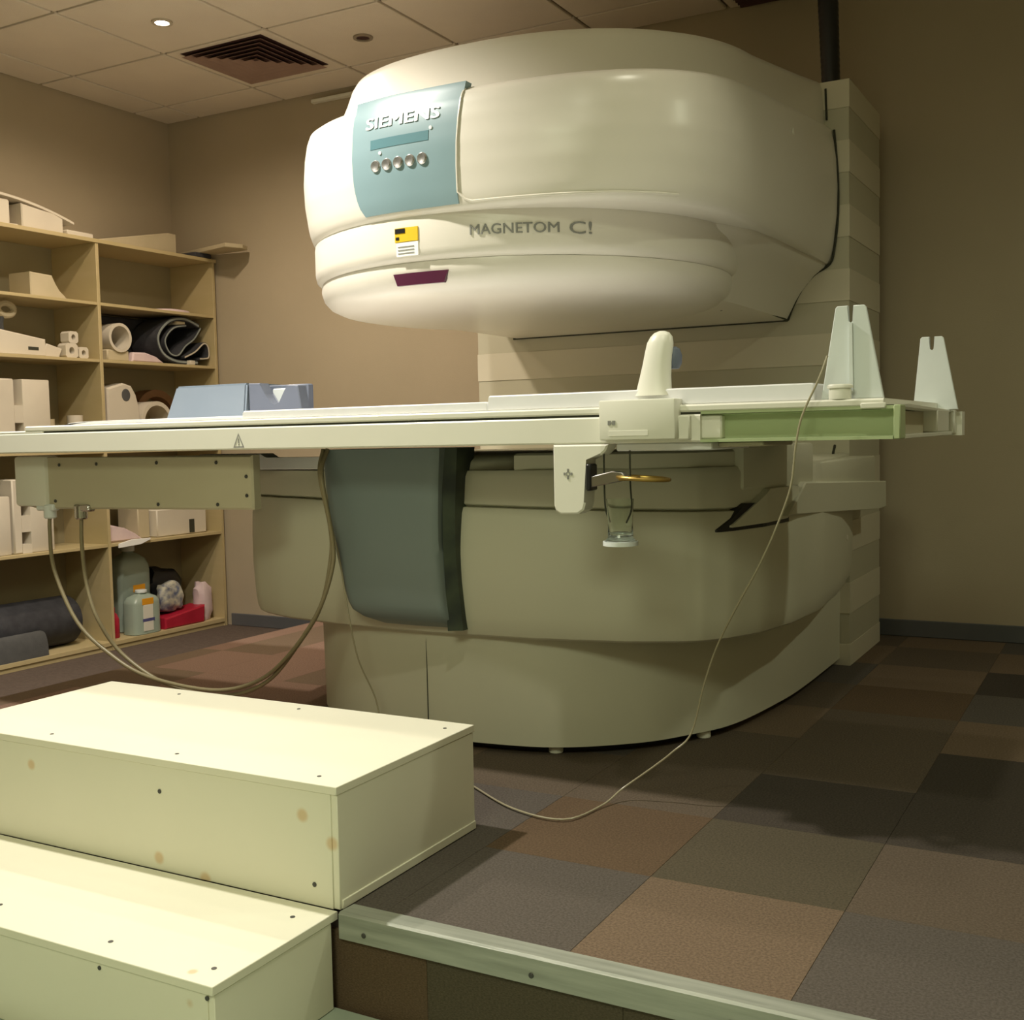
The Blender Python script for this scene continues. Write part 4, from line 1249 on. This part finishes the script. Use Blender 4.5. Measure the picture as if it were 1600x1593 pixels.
# bottom shelf
def bolster(cxp, y0, y1, r, mat, label, xax):
    bm = bmesh.new()
    rg = []
    for yy, rr in ((y0, r * 0.9), (y0 + 0.012, r), (y1 - 0.012, r), (y1, r * 0.9)):
        pts = []
        for i in range(25):
            a = PI * i / 24
            pts.append((cxp + rr * math.cos(a), yy, Z5 + rr * 1.0 * math.sin(a) + 0.0))
        pts += [(cxp - rr, yy, Z5), (cxp + rr, yy, Z5)][:0]
        rg.append(pts)
    loft(bm, rg)
    return solo('bolster', bm, mat, (cxp, (y0 + y1) / 2, Z5), label, 'bolster', 'grey foam bolsters on the bottom shelf')
bm = bmesh.new()
# the big roll lies towards us, slightly turned
rg = []
c0, c1 = Vector((-4.955, 3.60, 0)), Vector((-4.945, 4.09, 0))
for s, rr in ((0, 0.9), (0.03, 1), (0.97, 1), (1, 0.92)):
    c = c0.lerp(c1, s)
    R_ = 0.125 * rr
    n = Vector((c1 - c0).normalized().yxz)
    n = Vector((n.x, -n.y, 0))
    rg.append([(c.x + n.x * R_ * math.cos(2 * PI * i / 28), c.y + n.y * R_ * math.cos(2 * PI * i / 28), Z5 + 0.13 + R_ * 1.02 * math.sin(2 * PI * i / 28)) for i in range(28)])
loft(bm, rg)
solo('bolster', bm, M['foam_dark'], (-4.93, 3.85, Z5), 'large charcoal foam roll on the bottom left shelf', 'bolster', 'foam bolsters on the bottom shelf')
bm = bmesh.new()
rg = []
for y, rr in ((3.50, 0.9), (3.52, 1), (3.79, 1), (3.81, 0.92)):
    rg.append([(-4.79 + 0.036 * rr * math.cos(PI * i / 18), y + 0.06 * math.sin(PI * i / 18) * 0, Z5 + 0.125 * rr * math.sin(PI * i / 18)) for i in range(19)])
loft(bm, rg)
solo('bolster', bm, M['foam_grey'], (-4.815, 3.65, Z5), 'smaller grey half-round foam roll in front of the large roll', 'bolster', 'foam bolsters on the bottom shelf')

def bottle(x, y, h, hw, lab, grp):
    t = thing('canister', lab, 'bottle', (x, y, Z5), grp)
    def rc(wx, wy, z):
        pts = []
        for i in range(24):
            a = 2 * PI * i / 24
            pts.append((x + wx * sgnpow(math.cos(a), 0.5), y + wy * sgnpow(math.sin(a), 0.5), z))
        return pts
    prof_ = [(0.92, 0.0), (1.0, 0.01), (1.0, 0.70), (0.97, 0.76), (0.80, 0.84), (0.45, 0.90), (0.28, 0.915), (0.28, 0.94)]
    obj('bottle_body', loft(bmesh.new(), [rc(hw * 0.62 * s, hw * s, Z5 + h * zz) for s, zz in prof_]), M['bottle'], t, ang=60)
    obj('cap', cyl(bmesh.new(), (x, y, Z5 + h * 0.935), (0, 0, 1), hw * 0.33, h * 0.065, 16, bev=0.002), M['notch'], t)
    return t
b1 = bottle(-4.965, 4.53, 0.475, 0.115, 'taller translucent canister with an orange and navy label, at the back', 'translucent canisters on the bottom shelf')
xf = -4.965 + 0.0715
obj('label', B(xf - 0.002, xf + 0.002, 4.495, 4.58, 0.075, 0.115, bev=0.001), M['orange'], b1, smooth=False)
obj('label', B(xf - 0.002, xf + 0.002, 4.45, 4.61, 0.035, 0.052, bev=0.001), M['navy'], b1, smooth=False)
b2 = bottle(-4.815, 4.475, 0.24, 0.098, 'shorter translucent canister with an orange and white label, in front', 'translucent canisters on the bottom shelf')
xf = -4.815 + 0.061
obj('label', B(xf - 0.002, xf + 0.002, 4.425, 4.505, 0.02, 0.055, bev=0.001), M['orange'], b2, smooth=False)
obj('label', B(xf - 0.002, xf + 0.0018, 4.43, 4.50, -0.125, 0.02, bev=0.001), M['paper'], b2, smooth=False)
obj('label', B(xf - 0.001, xf + 0.0022, 4.425, 4.51, -0.073, -0.055, bev=0.001), M['navy'], b2, smooth=False)
solo('red_bottle', lathe(bmesh.new(), (-4.84, 4.295, Z5), [(0.030, 0), (0.033, 0.005), (0.033, 0.10), (0.02, 0.13), (0.012, 0.135), (0.012, 0.165), (0.004, 0.166)], 18), M['red'], (-4.84, 4.295, Z5), 'dark red bottle beside the divider on the bottom right shelf', 'bottle')
solo('red_tray', prism(bmesh.new(), [(4.60, Z5), (4.905, Z5), (4.915, Z5 + 0.10), (4.60, Z5 + 0.062)], 'x', -4.90, -4.765, 0.008), M['red'], (-4.84, 4.77, Z5), 'low red plastic tray on the bottom right shelf', 'tray')
def lump(name, c, rx, ry, rz, mat, label, cat, seed, squash=2.6):
    bm = bmesh.new()
    rr = random.Random(seed)
    bmesh.ops.create_icosphere(bm, subdivisions=3, radius=1)
    ph = [rr.uniform(0, 6) for _ in range(4)]
    for v in bm.verts:
        d = v.co.normalized()
        k = 1 + 0.10 * math.sin(5 * d.x + ph[0]) * math.sin(6 * d.y + ph[1]) + 0.08 * math.sin(9 * d.z + ph[2] + 4 * d.y)
        p = Vector((sgnpow(d.x, 0.7) * rx, sgnpow(d.y, 0.7) * ry, sgnpow(d.z, 0.7) * rz)) * k
        if p.z < -rz * 0.92: p.z = -rz * 0.92
        v.co = p + Vector(c)
    return solo(name, bm, mat, (c[0], c[1], c[2] - rz * 0.92), label, cat)
lump('black_bag', (-4.995, 4.80, Z5 + 0.17), 0.065, 0.13, 0.16, M['black'], 'black bag slumped behind the red tray', 'bag', 3)
lump('printed_bag', (-4.85, 4.72, Z5 + 0.165), 0.045, 0.085, 0.085, M['bag'], 'printed plastic bag of mixed colours above the red tray', 'bag', 5)
lump('paper_pack', (-4.83, 4.955, Z5 + 0.105), 0.045, 0.055, 0.122, M['pink'], 'pinkish white paper pack at the right end of the bottom shelf', 'pack', 8)
